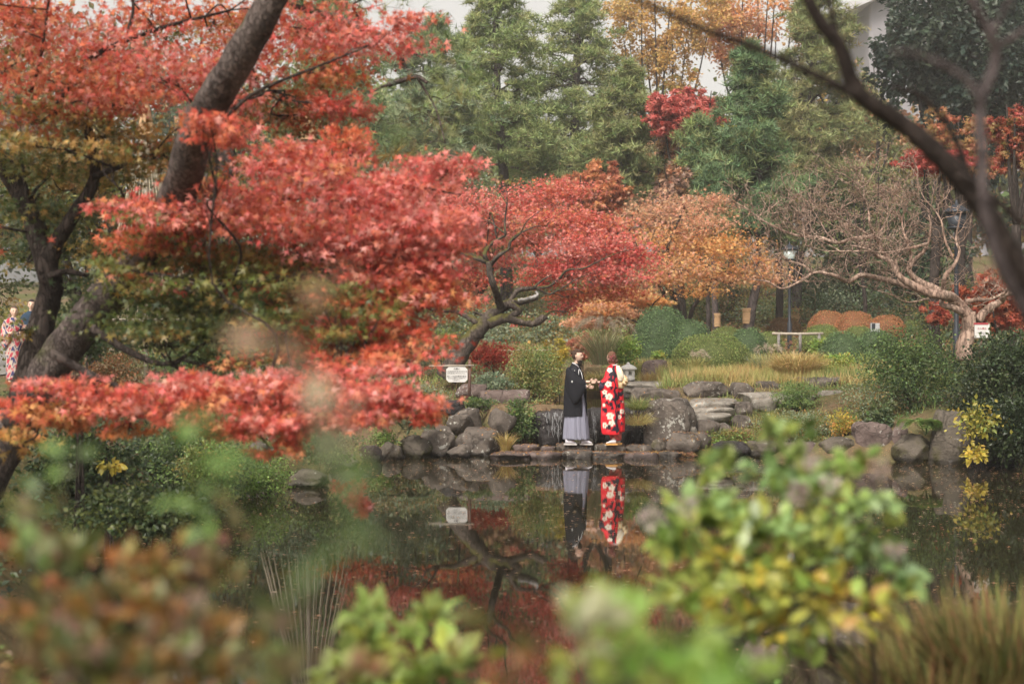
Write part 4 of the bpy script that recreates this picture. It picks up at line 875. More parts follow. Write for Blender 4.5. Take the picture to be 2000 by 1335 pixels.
# far wood closing the view: one mass of foliage
def far_wood():
    n = 90000; m_ = 800; cxs = rng.uniform(-75, 85, m_); cys = rng.uniform(96, 112, m_); top = np.interp(cxs, [-75, -30, -12, -5, 0, 12, 20, 40, 85], [25, 24, 21, 18, 17, 17.5, 18.5, 19, 24]); gz = ground(cxs, cys); cz_ = gz + (top - gz) * rng.random(m_) ** .7 + rng.normal(size=m_) * .7
    k = rng.integers(0, m_, n); pos = np.stack([cxs, cys, cz_], -1)[k] + rng.normal(size=(n, 3)) * A([1.5, 1.5, .9]); pals = [DKGREEN, OLIVE, PINEO, PEACH, BLUEG, LITTER, GOLD]; pk = rng.choice(7, m_, p=[.28, .18, .14, .12, .12, .08, .08]); col = np.zeros((n, 3))
    for i_, pl in enumerate(pals):
        q = pk[k] == i_; col[q] = paint(pl, k[q], int(q.sum()))
    mb = MB(); scatter(mb, 'chip', pos, rng.normal(size=(n, 3)), rng.normal(size=(n, 3)) + A([0, -.5, .8]), rng.uniform(.4, .8, n), col); mb.build('far_wood', LEAF, smooth=False, kind='stuff', label='far wood of mixed autumn colours closing the view', cat='wood')
far_wood()

# ---- orange maple on the slope (centre right)
T_ = lambda pts, D, dj=.25: trace(pts, D, dj)
tree('maple_tree', 'orange maple with dark spreading limbs behind the great clipped dome',
     [(T_([(1318, 640), (1322, 612), (1318, 585), (1300, 555), (1275, 548), (1250, 548)], 44), .13, .04), (T_([(1318, 590), (1302, 540), (1305, 480), (1330, 420)], 44), .09, .03), (T_([(1345, 640), (1352, 605), (1375, 570), (1392, 545), (1430, 520)], 44.5), .08, .03),
      (T_([(1375, 570), (1372, 530), (1360, 480), (1345, 430)], 44.5), .05, .02), (T_([(1288, 630), (1296, 585), (1290, 560), (1262, 520), (1240, 470)], 43.5), .08, .02), (T_([(1392, 545), (1380, 500), (1400, 450)], 44.5), .04, .015)],
     px_pads([(1300, 470, 60, 22, 44, 2600, ORANGE + PEACH), (1375, 440, 55, 20, 44, 2600, PEACH), (1420, 480, 55, 22, 43, 2600, ORANGE), (1340, 520, 70, 20, 43, 3000, ORANGE + PEACH), (1430, 540, 75, 16, 43.5, 2800, PEACH + ORANGE), (1290, 545, 45, 16, 43, 1600, ORANGE + PEACH),
              (1320, 400, 60, 20, 45, 2200, PEACH), (1390, 395, 40, 16, 45, 1400, PEACH), (1250, 430, 40, 22, 45, 1500, PEACH), (1480, 520, 40, 14, 43, 1100, ORANGE + PEACH), (1360, 570, 45, 12, 43, 900, ORANGE), (1500, 545, 35, 9, 43, 600, PEACH), (1360, 480, 60, 24, 44.5, 2200, ORANGE)]),
     'star', .085, BARK_DARK, limb_r=.03, per=10, tight=.34, thin=.45, grow=(1.2, 1.3))
tree('maple_tree', 'small peach orange maple between the leaning maple and the great dome',
     [(T_([(1262, 690), (1258, 650), (1240, 600), (1215, 570)], 41), .05, .02), (T_([(1258, 650), (1272, 600), (1290, 580)], 41), .03, .012), (T_([(1265, 640), (1235, 625), (1205, 618)], 41), .03, .01)],
     px_pads([(1170, 600, 55, 16, 40, 1700, PEACH + ORANGE), (1220, 575, 60, 16, 41, 2000, ORANGE + PEACH), (1150, 630, 45, 13, 40, 1300, PEACH), (1270, 590, 40, 14, 41.5, 1000, ORANGE), (1200, 610, 60, 14, 41, 1300, PEACH)]), 'star', .08, BARK_DARK, limb_r=.015, per=26)

def back_pads(l_, sh=.75, f_=.5): return px_pads([(a, b, c, d, e + sh, n, p, c / F * e * f_) for a, b, c, d, e, n, p in l_])
# ---- the leaning old maple (middle)
o7 = ((700, 300), 3.034)
def t7(pts, D=31.0, dj=.18): return trace(pts, D, dj, *o7)
mm = tree('leaning_maple', 'old red maple leaning right with a thick mossy trunk behind the notice board', [
    (t7([(520, 1330), (575, 1230), (640, 1130), (700, 1060), (762, 985), (830, 925), (900, 885), (980, 872), (1060, 850)], 31, .05), .24, .06),
    (t7([(770, 1010), (830, 985), (880, 975), (960, 990), (1040, 1000), (1110, 955)], 30.9, .05), .12, .09),
    (t7([(900, 890), (950, 930), (900, 960), (850, 985)], 30.9, .02), .08, .08),
    (t7([(842, 910), (825, 850), (800, 780), (778, 700), (772, 640)]), .085, .06), (t7([(775, 650), (700, 622), (620, 592), (545, 580), (470, 588), (390, 592)]), .05, .012),
    (t7([(772, 650), (748, 595), (780, 540), (830, 505), (872, 480), (830, 442), (775, 400)]), .05, .012), (t7([(872, 480), (868, 400), (880, 300), (880, 195)]), .03, .008),
    (t7([(785, 655), (830, 605), (888, 562), (905, 512), (960, 470), (1050, 428)]), .05, .015), (t7([(740, 625), (690, 600), (630, 580), (625, 520), (700, 518), (760, 532)]), .03, .012),
    (t7([(905, 870), (940, 812), (1000, 800), (1060, 795), (1130, 785), (1190, 740), (1270, 710)]), .06, .02), (t7([(1040, 790), (1100, 742), (1145, 718)]), .03, .012),
    (t7([(1190, 740), (1240, 690), (1330, 680), (1400, 650), (1530, 590), (1660, 560)]), .03, .006), (t7([(1060, 800), (1130, 830), (1200, 800), (1300, 740), (1400, 700)]), .025, .006),
    (t7([(705, 1000), (670, 975), (620, 948), (560, 928), (470, 930), (400, 905)]), .085, .04), (t7([(760, 960), (720, 950), (680, 935)]), .035, .03), (t7([(470, 930), (430, 870), (380, 820)]), .03, .01),
    (t7([(905, 520), (960, 470), (1000, 400), (1090, 330)]), .02, .006), (t7([(880, 300), (840, 240), (800, 205)]), .012, .004), (t7([(880, 230), (930, 190), (980, 180)]), .012, .004)],
    back_pads([(760, 420, 90, 26, 31.5, 3200, PINKRED), (840, 395, 70, 24, 31, 2600, PINKRED), (900, 430, 75, 24, 32, 3000, PINKRED + REDOR[:1]), (1000, 400, 85, 24, 31.6, 3400, PINKRED), (1080, 375, 60, 20, 31.5, 2200, PINKRED + REDOR[:1]), (1080, 430, 85, 22, 31, 3200, PINKRED + REDOR[2:3]),
             (1160, 440, 60, 22, 31, 2400, REDOR + PINKRED), (1150, 480, 85, 24, 30.5, 3600, PINKRED), (1225, 500, 52, 24, 30.6, 2400, RED), (1180, 535, 75, 22, 30.5, 3000, RED + PINKRED), (1100, 520, 65, 20, 31, 2400, RED), (1060, 545, 50, 14, 31, 1300, RED + REDOR[:1]),
             (1190, 570, 60, 14, 30.8, 1800, REDOR), (1120, 575, 40, 12, 31, 900, REDOR), (780, 480, 90, 24, 31.5, 3000, PINKRED), (820, 540, 60, 18, 32, 1900, REDOR + PINKRED), (920, 545, 60, 16, 32.3, 1700, RED + REDOR), (960, 505, 60, 16, 32.5, 1300, PINKRED), (880, 590, 50, 14, 31, 1200, REDOR),
             (1040, 470, 60, 14, 31.5, 1500, OLIVE[3:] + PINKRED), (740, 540, 60, 24, 31, 2000, PINKRED), (1030, 632, 30, 9, 30.8, 160, RED), (900, 480, 50, 14, 33, 1000, REDOR), (970, 455, 60, 16, 32.5, 1300, PINKRED), (1105, 600, 28, 12, 31, 600, RED), (990, 350, 22, 6, 31.5, 120, OLIVE), (700, 590, 60, 22, 31, 1700, REDOR), (880, 375, 60, 14, 33, 1200, PINKRED)]),
    'star', .064, BARK_MID, limb_r=.022, per=11, tight=.33, thin=.64, knob=.07, parts=300, grow=(1.12, 1.25))
mb = MB(); V = t7([(945, 868), (1000, 862), (1040, 850), (1062, 835), (1050, 815)], 30.82, .02); tube(mb, spline(V, 5), [.03, .05, .02], 8, (1, 1, 1), .3)
mb.build('dead_wood', plain_mat('bleached_wood', (.28, .26, .25), .9, var=.6, scale=9), mm)

# ---- bare crape myrtle (right)
o8 = ((1300, 350), 2.857)
def t8(pts, D=27.0, dj=.22): return trace(pts, D, dj, *o8)
ML = [([(1668, 1010), (1668, 930), (1690, 860), (1695, 800), (1690, 740)], .19, .16), ([(1690, 760), (1600, 662), (1540, 645), (1480, 635), (1380, 590), (1310, 545), (1272, 480), (1240, 450), (1180, 425), (1130, 390), (1040, 370)], .13, .02),
      ([(1470, 640), (1340, 590), (1250, 565), (1180, 550), (1090, 535), (1020, 570), (950, 540), (880, 520), (820, 525), (740, 575), (650, 610), (570, 570), (490, 560)], .075, .015),
      ([(820, 525), (770, 480), (690, 455), (640, 420), (600, 350), (560, 290)], .028, .006), ([(1250, 445), (1210, 400), (1170, 325), (1050, 330), (960, 355), (860, 325), (740, 315), (640, 280), (560, 240), (500, 200), (430, 150), (350, 115)], .055, .012),
      ([(1172, 330), (1140, 250), (1130, 160), (1100, 100), (1070, 60), (1040, 0)], .03, .008), ([(1170, 325), (1220, 260), (1240, 180), (1230, 120)], .022, .006), ([(1560, 640), (1480, 600), (1400, 560), (1360, 510), (1380, 460), (1440, 400), (1462, 360), (1480, 270), (1470, 200)], .09, .015),
      ([(1460, 360), (1380, 380), (1290, 400), (1200, 410), (1100, 400), (900, 400), (780, 370)], .035, .008), ([(1362, 500), (1370, 420), (1340, 330), (1320, 230), (1350, 130), (1380, 60)], .035, .008), ([(1550, 620), (1560, 540), (1610, 480), (1640, 400), (1620, 330), (1650, 180)], .06, .015),
      ([(1605, 440), (1560, 340), (1540, 240), (1500, 170), (1440, 100), (1400, 0)], .03, .008), ([(1740, 790), (1800, 720), (1870, 680), (1900, 640), (1990, 625), (2060, 600)], .1, .05), ([(1680, 680), (1750, 672), (1800, 672), (1890, 635), (1905, 610)], .05, .03),
      ([(1660, 740), (1600, 715), (1545, 700), (1540, 665)], .085, .05), ([(1470, 665), (1350, 685), (1250, 640), (1180, 620), (1120, 600)], .022, .005), ([(960, 355), (900, 300), (860, 230), (780, 110)], .022, .005), ([(1130, 310), (1020, 240), (880, 180), (800, 120)], .025, .006),
      ([(1300, 520), (1290, 440), (1340, 370)], .03, .008), ([(1200, 460), (1120, 470), (1040, 495)], .02, .006), ([(1060, 335), (980, 250), (930, 150)], .02, .005), ([(760, 315), (690, 240), (650, 180), (700, 130)], .015, .004), ([(1900, 640), (1960, 560), (2020, 480)], .04, .02), ([(980, 405), (900, 360), (820, 330)], .018, .005)]
lines = [(t8(p_, 27.0 + (.35 if i_ % 3 == 1 else -.25 if i_ % 3 == 2 else 0) * (i_ > 2), .2 if i_ else .02), a_ * .9, b_ * .8) for i_, (p_, a_, b_) in enumerate(ML)]
root = empty('crape_myrtle', lines[0][0][0], 'bare tree with smooth pinkish brown limbs spreading left over the right bank', 'tree'); tb = MB(); tw = MB()
tube(tb, spline(lines[0][0], 6), [lines[0][1], lines[0][2]], 12, (1, 1, 1), .06)
for i_, (p_, a_, b_) in enumerate(lines[1:]):
    s = spline(p_, 6); mb = MB(); tube(mb, s, [a_, (a_ + b_) * .45, b_], 9, (1, 1, 1), .07); mb.build('branch', BARK_MYRTLE, root)
    L_ = len(s)
    for _ in range(int(L_ * .3)):
        j_ = rng.integers(int(L_ * .35), L_); ln = rng.uniform(.25, .9); d = nrm(A([rng.normal() * .8 - .15, rng.normal() * .8, rng.uniform(.2, 1.3)])) * ln; e = s[j_] + d
        q = bend(s[j_], e, .2, 0, 3); tube(tw, q, [.009, .004], 4)
        for _ in range(4):
            c = q[rng.integers(len(q) // 3, len(q))]; e2 = c + nrm(d + rng.normal(size=3) * ln * .6) * rng.uniform(.15, .5); q2 = bend(c, e2, .15, 0, 2); tube(tw, q2, [.006, .0025], 3)
            for _ in range(2): tube(tw, bend(q2[-1], q2[-1] + rng.normal(size=3) * .12 + A([0, 0, .1]), .1, 0, 1), [.004, .002], 3)
tb.build('trunk', BARK_MYRTLE, root); tw.build('twigs', BARK_MYRTLE, root, kind='stuff')

# ---- near left: leaning pine, dark maple and the red maple boughs
def lines_px(L_): return [(trace(p_, D_, dj), a_, b_) for p_, D_, dj, a_, b_ in L_]
tree('leaning_pine', 'big scaly barked pine leaning right across the upper left', lines_px([
    ([(-60, 1000), (20, 850), (90, 730), (190, 600), (285, 490), (345, 385), (385, 260), (420, 190), (480, 90), (540, -20), (600, -160)], A([12.6, 12.4, 12.2, 11.9, 11.3, 10.6, 9.9, 9.5, 9.2, 9.0, 9.0]), 0, .19, .085), ([(420, 300), (450, 340), (440, 250), (470, 230)], 14.2, .05, .1, .05),
    ([(470, 245), (520, 232), (560, 220), (595, 205), (580, 190)], 13.8, .1, .05, .02), ([(545, 222), (575, 245), (600, 262)], 13.8, .1, .02, .01), ([(560, 0), (640, 30), (720, 60), (770, 90), (800, 155)], 14, .15, .06, .02), ([(760, 165), (790, 155), (815, 150), (835, 162)], 13.9, .05, .028, .02), ([(815, 152), (850, 210), (870, 280)], 13.9, .1, .014, .006)]),
    px_pads([(700, 180, 60, 45, 14, 26, PINEG + BLUEG), (790, 120, 70, 40, 14, 34, PINEG + BLUEG), (860, 90, 55, 40, 14.2, 30, PINEG + PINEO), (760, 230, 80, 40, 13.8, 40, PINEG + BLUEG), (850, 220, 70, 50, 14, 40, PINEG + PINEO), (800, 290, 70, 30, 14, 22, PINEO + OLIVE[3:]), (620, 30, 80, 30, 14, 20, PINEB), (560, 200, 60, 20, 14, 12, PINEB), (900, 170, 40, 40, 14.2, 18, PINEG), (700, -40, 200, 60, 14, 90, PINEG), (720, 300, 50, 30, 14, 12, BLUEG)]),
    'longtuft', .17, BARK_PINE_NEAR, NEEDLE, limb_r=.018, per=5, tight=.3, updir=.2, lift=.5, seg=14, knob=.04, twig=True)
NM = [([(30, 830), (60, 720), (85, 620), (100, 560), (90, 520), (60, 420), (0, 310), (-60, 240)], 12.2, .08, .13, .07), ([(92, 545), (108, 480), (150, 410), (185, 345), (170, 250), (140, 240)], 12.2, .08, .075, .03),
      ([(185, 345), (235, 325), (300, 300)], 12, .1, .03, .01), ([(60, 430), (45, 330), (30, 250)], 12, .1, .02, .008), ([(50, 425), (70, 370), (150, 300)], 12, .1, .02, .008), ([(95, 540), (130, 530), (170, 538)], 12, .05, .03, .02),
      ([(230, 570), (290, 590), (330, 600)], 12, .1, .03, .01), ([(180, 640), (260, 690), (330, 710), (400, 670)], 11, .1, .035, .012), ([(330, 708), (360, 725)], 11, .1, .02, .008), ([(380, 525), (420, 500), (440, 490)], 11, .1, .025, .01),
      ([(100, 690), (240, 760), (400, 790), (560, 770), (700, 760), (840, 800)], 9.5, .1, .03, .006), ([(300, 480), (450, 430), (600, 380), (760, 360), (900, 380)], 11, .1, .04, .006), ([(400, 560), (560, 540), (700, 520), (860, 560)], 10.5, .1, .02, .005),
      ([(60, 180), (80, 110), (95, 0)], 11.5, .1, .015, .01), ([(250, 60), (260, 20), (255, -30)], 11.5, .1, .015, .01), ([(100, 230), (170, 120), (300, 60), (450, 20)], 11.5, .1, .03, .01), ([(440, 230), (500, 180), (620, 130), (720, 90)], 11, .1, .018, .005)]
MIX1 = PINKRED + PINKRED + REDOR; MIX2 = REDOR + OLIVE + OLIVE[3:]
padsN = [(px_, py_, 190, 80, D_, 1300, REDOR + OLIVE) for px_, py_, D_ in ((-250, -60, 11), (-300, 200, 12), (-250, 450, 12.5), (-60, -150, 10), (250, -170, 10), (520, -160, 11), (0, -350, 12), (350, -400, 12), (-300, -300, 10), (150, -650, 12), (-200, -600, 13))]  # crown carried on out of view, added to shade the left bank
padsN += [(x_, y_, 80, 26, D_, n_, p_) for x_, y_, D_, n_, p_ in [(220, 500, 12.2, 500, OLIVE + GOLD[:1]), (330, 520, 11.6, 700, OLIVE + DKGREEN[:2]), (450, 500, 11.2, 700, OLIVE + REDOR[:1]), (600, 500, 11, 700, REDOR + OLIVE), (760, 500, 10.6, 600, PINKRED + REDOR), (250, 570, 12, 500, DKGREEN + OLIVE[:2]), (300, 450, 10.5, 300, OLIVE), (560, 545, 10.2, 300, OLIVE), (680, 590, 10.0, 350, OLIVE + REDOR[:1]), (450, 600, 10.6, 400, OLIVE + DKGREEN), (370, 590, 11.6, 700, OLIVE + DKGREEN), (500, 560, 11.2, 800, OLIVE + GOLD[:1] + REDOR[:1]), (620, 570, 10.9, 700, OLIVE + REDOR), (740, 590, 10.5, 700, REDOR + OLIVE[:2]), (840, 600, 10.3, 400, REDOR + PINKRED), (330, 660, 11.6, 500, DKGREEN + OLIVE), (450, 640, 11.2, 600, OLIVE + DKGREEN[:2]), (570, 640, 10.9, 600, OLIVE + REDOR), (690, 660, 10.3, 600, REDOR + OLIVE[:2]), (780, 680, 10.0, 400, REDOR + PINKRED), (500, 700, 10.4, 400, OLIVE + REDOR), (400, 700, 11, 300, DKGREEN + OLIVE), (100, 330, 12.6, 700, OLIVE + GOLD), (220, 330, 12.6, 700, OLIVE + GOLD), (60, 400, 12.8, 600, OLIVE + DKGREEN), (350, 300, 12.4, 500, OLIVE + REDOR), (40, 500, 13, 500, DKGREEN + OLIVE), (150, 560, 13, 300, DKGREEN), (480, 230, 12.4, 500, OLIVE + REDOR), (600, 240, 12.2, 500, OLIVE + REDOR), (300, 30, 12.4, 600, REDOR), (500, 70, 12, 600, REDOR + OLIVE[3:]), (30, 20, 12, 500, REDOR)]]
padsN += [(412, 242, 46, 18, 8.9, 260, REDOR + MIX1), (400, 275, 40, 12, 9.2, 120, REDOR), (250, 520, 60, 16, 10.2, 260, OLIVE + REDOR[:1]), (620, 560, 60, 14, 9.9, 260, OLIVE), (740, 610, 60, 14, 9.8, 260, OLIVE + REDOR[:1]), (560, 625, 70, 16, 9.9, 300, OLIVE + DKGREEN[:1]), (660, 650, 60, 14, 9.8, 240, OLIVE), (350, 560, 70, 16, 10.2, 260, OLIVE), (330, 650, 70, 16, 10.2, 220, DKGREEN + OLIVE), (200, 300, 70, 16, 11, 260, OLIVE + GOLD), (60, 280, 60, 16, 11, 240, OLIVE + GOLD)]
padsN += [(30, 110, 60, 40, 12.5, 400, OLIVE + REDOR), (330, 70, 120, 40, 13, 600, OLIVE + REDOR[:1]), (860, 430, 60, 30, 10.4, 600, PINKRED), (840, 560, 55, 30, 10.4, 650, PINKRED + REDOR), (700, 640, 70, 22, 10.2, 500, REDOR + PINKRED), (780, 640, 50, 20, 10.2, 300, REDOR), (880, 460, 45, 26, 10.6, 350, PINKRED), (480, 560, 60, 16, 10.8, 160, REDOR), (180, 360, 80, 30, 12.8, 500, GOLD + OLIVE), (750, 720, 60, 16, 9.2, 300, PINKRED), (650, 300, 70, 20, 11, 500, MIX1)]
padsN += [  # upper masses
    (60, 40, 110, 40, 11.5, 1300, REDOR), (200, 90, 130, 40, 11.5, 1700, MIX1), (330, 150, 120, 34, 11.3, 1500, MIX1), (120, 160, 130, 34, 11.5, 1500, REDOR), (470, 120, 90, 34, 11.6, 1000, MIX1), (420, 30, 120, 34, 12, 1100, REDOR), (620, 60, 110, 44, 11.8, 1600, MIX1), (720, 80, 90, 26, 11.4, 900, PINKRED), (800, 45, 50, 14, 11.3, 260, PINKRED), (640, 140, 70, 30, 11.5, 800, REDOR + OLIVE[3:]),
    (560, 190, 70, 26, 12, 650, MIX2), (660, 210, 60, 24, 11.5, 600, MIX1), (60, 230, 90, 30, 11.5, 900, REDOR + OLIVE + GOLD[:1]), (230, 200, 120, 20, 11.3, 900, REDOR + MIX1), (200, 260, 120, 30, 12, 1100, OLIVE + GOLD), (60, 310, 90, 40, 12, 1000, OLIVE), (300, 310, 90, 30, 12.2, 800, OLIVE + GOLD[:1]), (430, 200, 60, 20, 11.2, 500, PINKRED), (450, 260, 60, 24, 11, 650, MIX1), (680, 270, 50, 20, 11, 350, REDOR),
    # middle boughs
    (560, 310, 70, 24, 10.8, 900, MIX1), (620, 340, 100, 32, 10.6, 1600, MIX1), (700, 390, 100, 32, 10.6, 1600, PINKRED), (790, 360, 80, 26, 10.8, 1200, PINKRED), (870, 330, 60, 22, 11, 700, PINKRED), (260, 405, 70, 18, 10.8, 700, MIX1), (300, 560, 80, 22, 11.4, 500, OLIVE + GOLD[:1]), (350, 430, 90, 30, 10.6, 1300, MIX1), (480, 400, 100, 34, 10.6, 1700, MIX1), (300, 470, 90, 22, 10.8, 900, REDOR), (570, 440, 110, 30, 10.4, 1600, MIX1),
    (680, 470, 100, 34, 10.4, 1600, PINKRED), (790, 450, 90, 30, 10.4, 1400, PINKRED), (860, 500, 50, 30, 10.4, 700, PINKRED), (740, 540, 90, 26, 10.4, 900, REDOR + PINKRED), (820, 570, 60, 24, 10.4, 600, REDOR), (640, 530, 90, 26, 10.8, 1100, MIX2), (540, 520, 110, 30, 11.2, 1300, OLIVE), (420, 510, 90, 28, 11, 1000, OLIVE + REDOR[:1]), (100, 420, 110, 36, 12.4, 1000, OLIVE + DKGREEN), (400, 350, 60, 20, 11, 450, REDOR + OLIVE),
    # green inner layers
    (420, 590, 120, 34, 11.4, 1500, OLIVE[:3] + DKGREEN), (560, 590, 110, 28, 11.2, 1200, OLIVE + REDOR[:1]), (300, 640, 120, 30, 11.6, 1100, DKGREEN + OLIVE[:2]), (180, 480, 100, 30, 12.6, 800, DKGREEN), (700, 600, 60, 20, 10.6, 500, MIX2), (650, 650, 90, 22, 10.6, 800, REDOR + OLIVE), (740, 680, 50, 18, 10.4, 450, REDOR), (480, 660, 80, 20, 11, 600, OLIVE), (330, 560, 30, 10, 10.6, 90, PINKRED),
    # low bough over the water
    (90, 752, 45, 12, 9.4, 260, PINKRED), (50, 800, 60, 16, 9.5, 300, REDOR), (160, 762, 60, 18, 9.3, 460, PINKRED + REDOR), (230, 790, 70, 20, 9.2, 560, MIX1), (150, 800, 80, 18, 9.6, 400, REDOR + ORANGE), (320, 765, 50, 22, 9.2, 420, PINKRED), (390, 745, 60, 18, 9.2, 520, PINKRED), (340, 810, 70, 18, 9.3, 460, MIX1), (440, 775, 70, 26, 9.1, 800, MIX1), (400, 840, 50, 14, 9.3, 240, REDOR + OLIVE), (520, 755, 60, 22, 9.1, 620, PINKRED), (540, 810, 70, 28, 9.0, 800, MIX1), (620, 770, 70, 24, 9.0, 760, PINKRED), (660, 815, 70, 24, 9.0, 700, PINKRED), (580, 862, 32, 18, 9.0, 260, REDOR), (490, 845, 55, 16, 9.1, 300, REDOR), (530, 880, 36, 12, 9.1, 130, REDOR), (730, 760, 60, 20, 9.0, 560, PINKRED), (740, 805, 60, 20, 9.0, 520, PINKRED + REDOR), (810, 780, 45, 26, 9.0, 460, PINKRED), (835, 815, 24, 12, 9.0, 120, REDOR), (250, 845, 40, 12, 9.3, 150, ORANGE + REDOR), (620, 735, 90, 10, 9.2, 300, PINKRED), (760, 700, 40, 20, 9.4, 260, REDOR), (600, 690, 60, 16, 9.9, 300, REDOR + OLIVE),
    (120, 820, 60, 20, 9.6, 380, ORANGE + REDOR), (660, 710, 60, 14, 9.6, 380, PINKRED + REDOR), (690, 965, 28, 26, 9.6, 190, PINKRED), (715, 990, 18, 14, 9.6, 80, PINKRED), (30, 860, 60, 26, 10, 260, ORANGE + OLIVE), (30, 640, 40, 20, 12, 120, OLIVE)]
tree('maple_tree', 'near dark trunked maple with layered red boughs filling the left', lines_px(NM), px_pads([p_ + ((p_[2] / F * p_[4]) * 1.1,) for p_ in padsN]), 'maple', .05, BARK_DARK, limb_r=.012, per=14, tight=.28, seg=10, parts=300, updir=.3, grow=(1.22, 1.2), thin=.66)

# left shore shrubs
psh('feathery bright green shrub leaning over the pond at left', 440, 572, 875, 975, 19.5, 5200, BRIGHTG[:2] + SHRUBG, 'chip', .035, per=24, tight=.13)
psh('dark green shrub on the left bank below the red bough', 240, 480, 830, 985, 18.5, 9000, DKGREEN + SHADEG[:2] + SHRUBG[:2], 'chip', .05, tight=.14)
psh('dark shrub at the foot of the near maple', 60, 280, 830, 1000, 15.5, 6000, SHADEG + DKGREEN + OLIVE[:1], 'chip', .06)
psh('grey green sapling growing in front of the dark maple trunk', 100, 210, 590, 700, 13.5, 2500, DKGREEN, size=.04)
psh('green shrub hanging over the water left of the dark wet stone', 575, 705, 838, 905, 21.5, 3600, SHRUBG + DKGREEN + OLIVE[:1], size=.045, per=18, tight=.17)
psh('yellow green shrub beside the feathery one on the left shore', 350, 470, 860, 960, 17.5, 4200, SHRUBG + BRIGHTG[:1] + OLIVE, size=.04, per=18, tight=.17)
psh('low dark plants covering the near left shore', 150, 420, 950, 1040, 13.0, 5200, DKGREEN + OLIVE[:1] + SHADEG[:1], size=.05, tight=.17)
psh('yellow leaved weed on the dark left bank', 190, 240, 880, 920, 14.5, 60, YELLOW, 'oval', size=.08)
psh('green shrub between the trunks at left, far bank', 300, 480, 620, 760, 26, 6500, DKGREEN + SHRUBG[:2], size=.055)
psh('orange brown low shrub behind the dark trunk', 150, 290, 690, 770, 22, 3000, [(.28, .12, .05), (.2, .13, .05), (.14, .12, .05)], size=.05)
psh('green undergrowth bush behind the low bough', 480, 700, 660, 780, 28, 8000, DKGREEN + BLUEG, size=.055)

# ---- dark branches crossing the upper right, close to the camera
fb = empty('bare_branch', P(2120, 760, 3.9), 'thick dark blurred branch crossing the upper right close to the camera', 'branch')
for nm_, p_, D_, a_, b_ in [('branch', [(2120, 760), (2040, 610), (1975, 500), (1905, 385), (1830, 300), (1760, 240), (1690, 195), (1660, 150), (1640, 90), (1600, 40), (1560, -40)], 3.9, .036, .017),
                            ('branch', [(1672, 170), (1650, 110), (1630, 50), (1612, -30)], 4.2, .011, .006), ('branch', [(1690, 195), (1600, 150), (1480, 95), (1380, 60), (1280, 15), (1200, -20)], 3.2, .011, .006), ('twig', [(1900, 370), (1860, 260), (1800, 190), (1740, 170)], 4.1, .010, .005), ('twig', [(1870, 340), (1980, 420), (2060, 500)], 3.6, .012, .008)]:
    mb = MB(); tube(mb, spline(trace(p_, D_, .01), 6), [a_, b_], 12, (1, 1, 1), .06); mb.build(nm_, BARK_GREY, fb)
fb = empty('bare_branch', P(2060, 760, 2.9), 'pale grey blurred branch rising near the right edge close to the camera', 'branch')
for p_, D_, a_, b_ in [([(2080, 760), (2010, 620), (1955, 520), (1925, 420), (1918, 300), (1915, 200), (1945, 120), (1930, 60), (1880, -30)], 2.9, .014, .009), ([(1922, 205), (1880, 150), (1800, 110), (1740, 100)], 2.7, .008, .004), ([(1950, 90), (2000, 60), (2060, 20)], 3.0, .008, .006), ([(1930, 80), (1960, 20), (1990, -40)], 3.0, .006, .004)]:
    mb = MB(); tube(mb, spline(trace(p_, D_, .01), 6), [a_, b_], 10, (1, 1, 1), .06); mb.build('branch', BARK_PALE, fb)

# ---- foreground plants, far out of focus
FG = [(.3, .42, .09), (.4, .52, .17), (.22, .33, .07), (.42, .46, .1), (.16, .23, .07)]
FGD = [(.18, .32, .05), (.25, .4, .07), (.11, .21, .04), (.32, .38, .07)]; RUST0 = [(.36, .2, .14), (.3, .15, .08)]
FGB = [(.38, .5, .28), (.46, .56, .36), (.24, .35, .17)]
def fplant(name, label, foot, padl, leaf, size, parts=300, bark=BARK_DARK, cat='plant', per=10, tight=.3, updir=.5, stem=.004, mat=None, lift=-.1, stalks=9, group=None):
    f = A(foot, float); ls = []
    tot = px_pads(padl)
    for C, R, n, pal in tot[:stalks] if stalks < len(tot) else tot:
        b = f + A([rng.normal() * .06, rng.normal() * .06, 0]); ls.append((A([b, b * .45 + C * .55 + rng.normal(size=3) * .03, C]), stem * 1.6, stem * .6))
    return tree(name, label, ls, tot, leaf, size, bark, mat or LEAF, cat, group, 5, stem * .7, per, tight, updir, True, 0, parts, .5, True, lift)
g1 = [(1545, 850, 34, 26, 3.1, 20, FG), (1560, 930, 70, 36, 3.1, 42, FG + FGB), (1400, 905, 40, 22, 3.1, 16, FG), (1370, 985, 55, 30, 3.1, 34, FG), (1470, 1020, 90, 40, 3.05, 60, FG + FGB), (1665, 890, 56, 13, 3.2, 16, FG), (1640, 975, 60, 34, 3.1, 34, FG + FGB), (1690, 1040, 55, 34, 3.1, 36, FG + FGB), (1330, 1050, 45, 34, 3.0, 30, FG),
      (1570, 1070, 110, 50, 3.05, 84, FG + YELLOW[:1]), (1420, 1110, 90, 50, 3.0, 66, FG + YELLOW[:1]), (1740, 1120, 40, 40, 3.1, 26, FG + FGB), (1560, 1170, 130, 50, 3.0, 80, FG + YELLOW), (1370, 1170, 70, 40, 2.9, 36, FG + YELLOW[:1]), (1500, 1230, 110, 36, 2.95, 36, FG + ORANGE[:1] + YELLOW), (1680, 1190, 70, 36, 3.0, 30, FG + GOLD)]
fplant('leafy_bush', 'tall light green leafy bush in the right foreground, out of focus', (1.0, 3.65, .55), [(a, b, c * 1.08, d, e * 1.18, int(n * 1.6), p) for a, b, c, d, e, n, p in g1], 'oval', .056, 300, lift=.1, per=7, tight=.26)
root = empty('faded_flowers', P(1560, 1330, 3.0), 'dull pink faded flower heads scattered in the foreground bush', 'flowers')
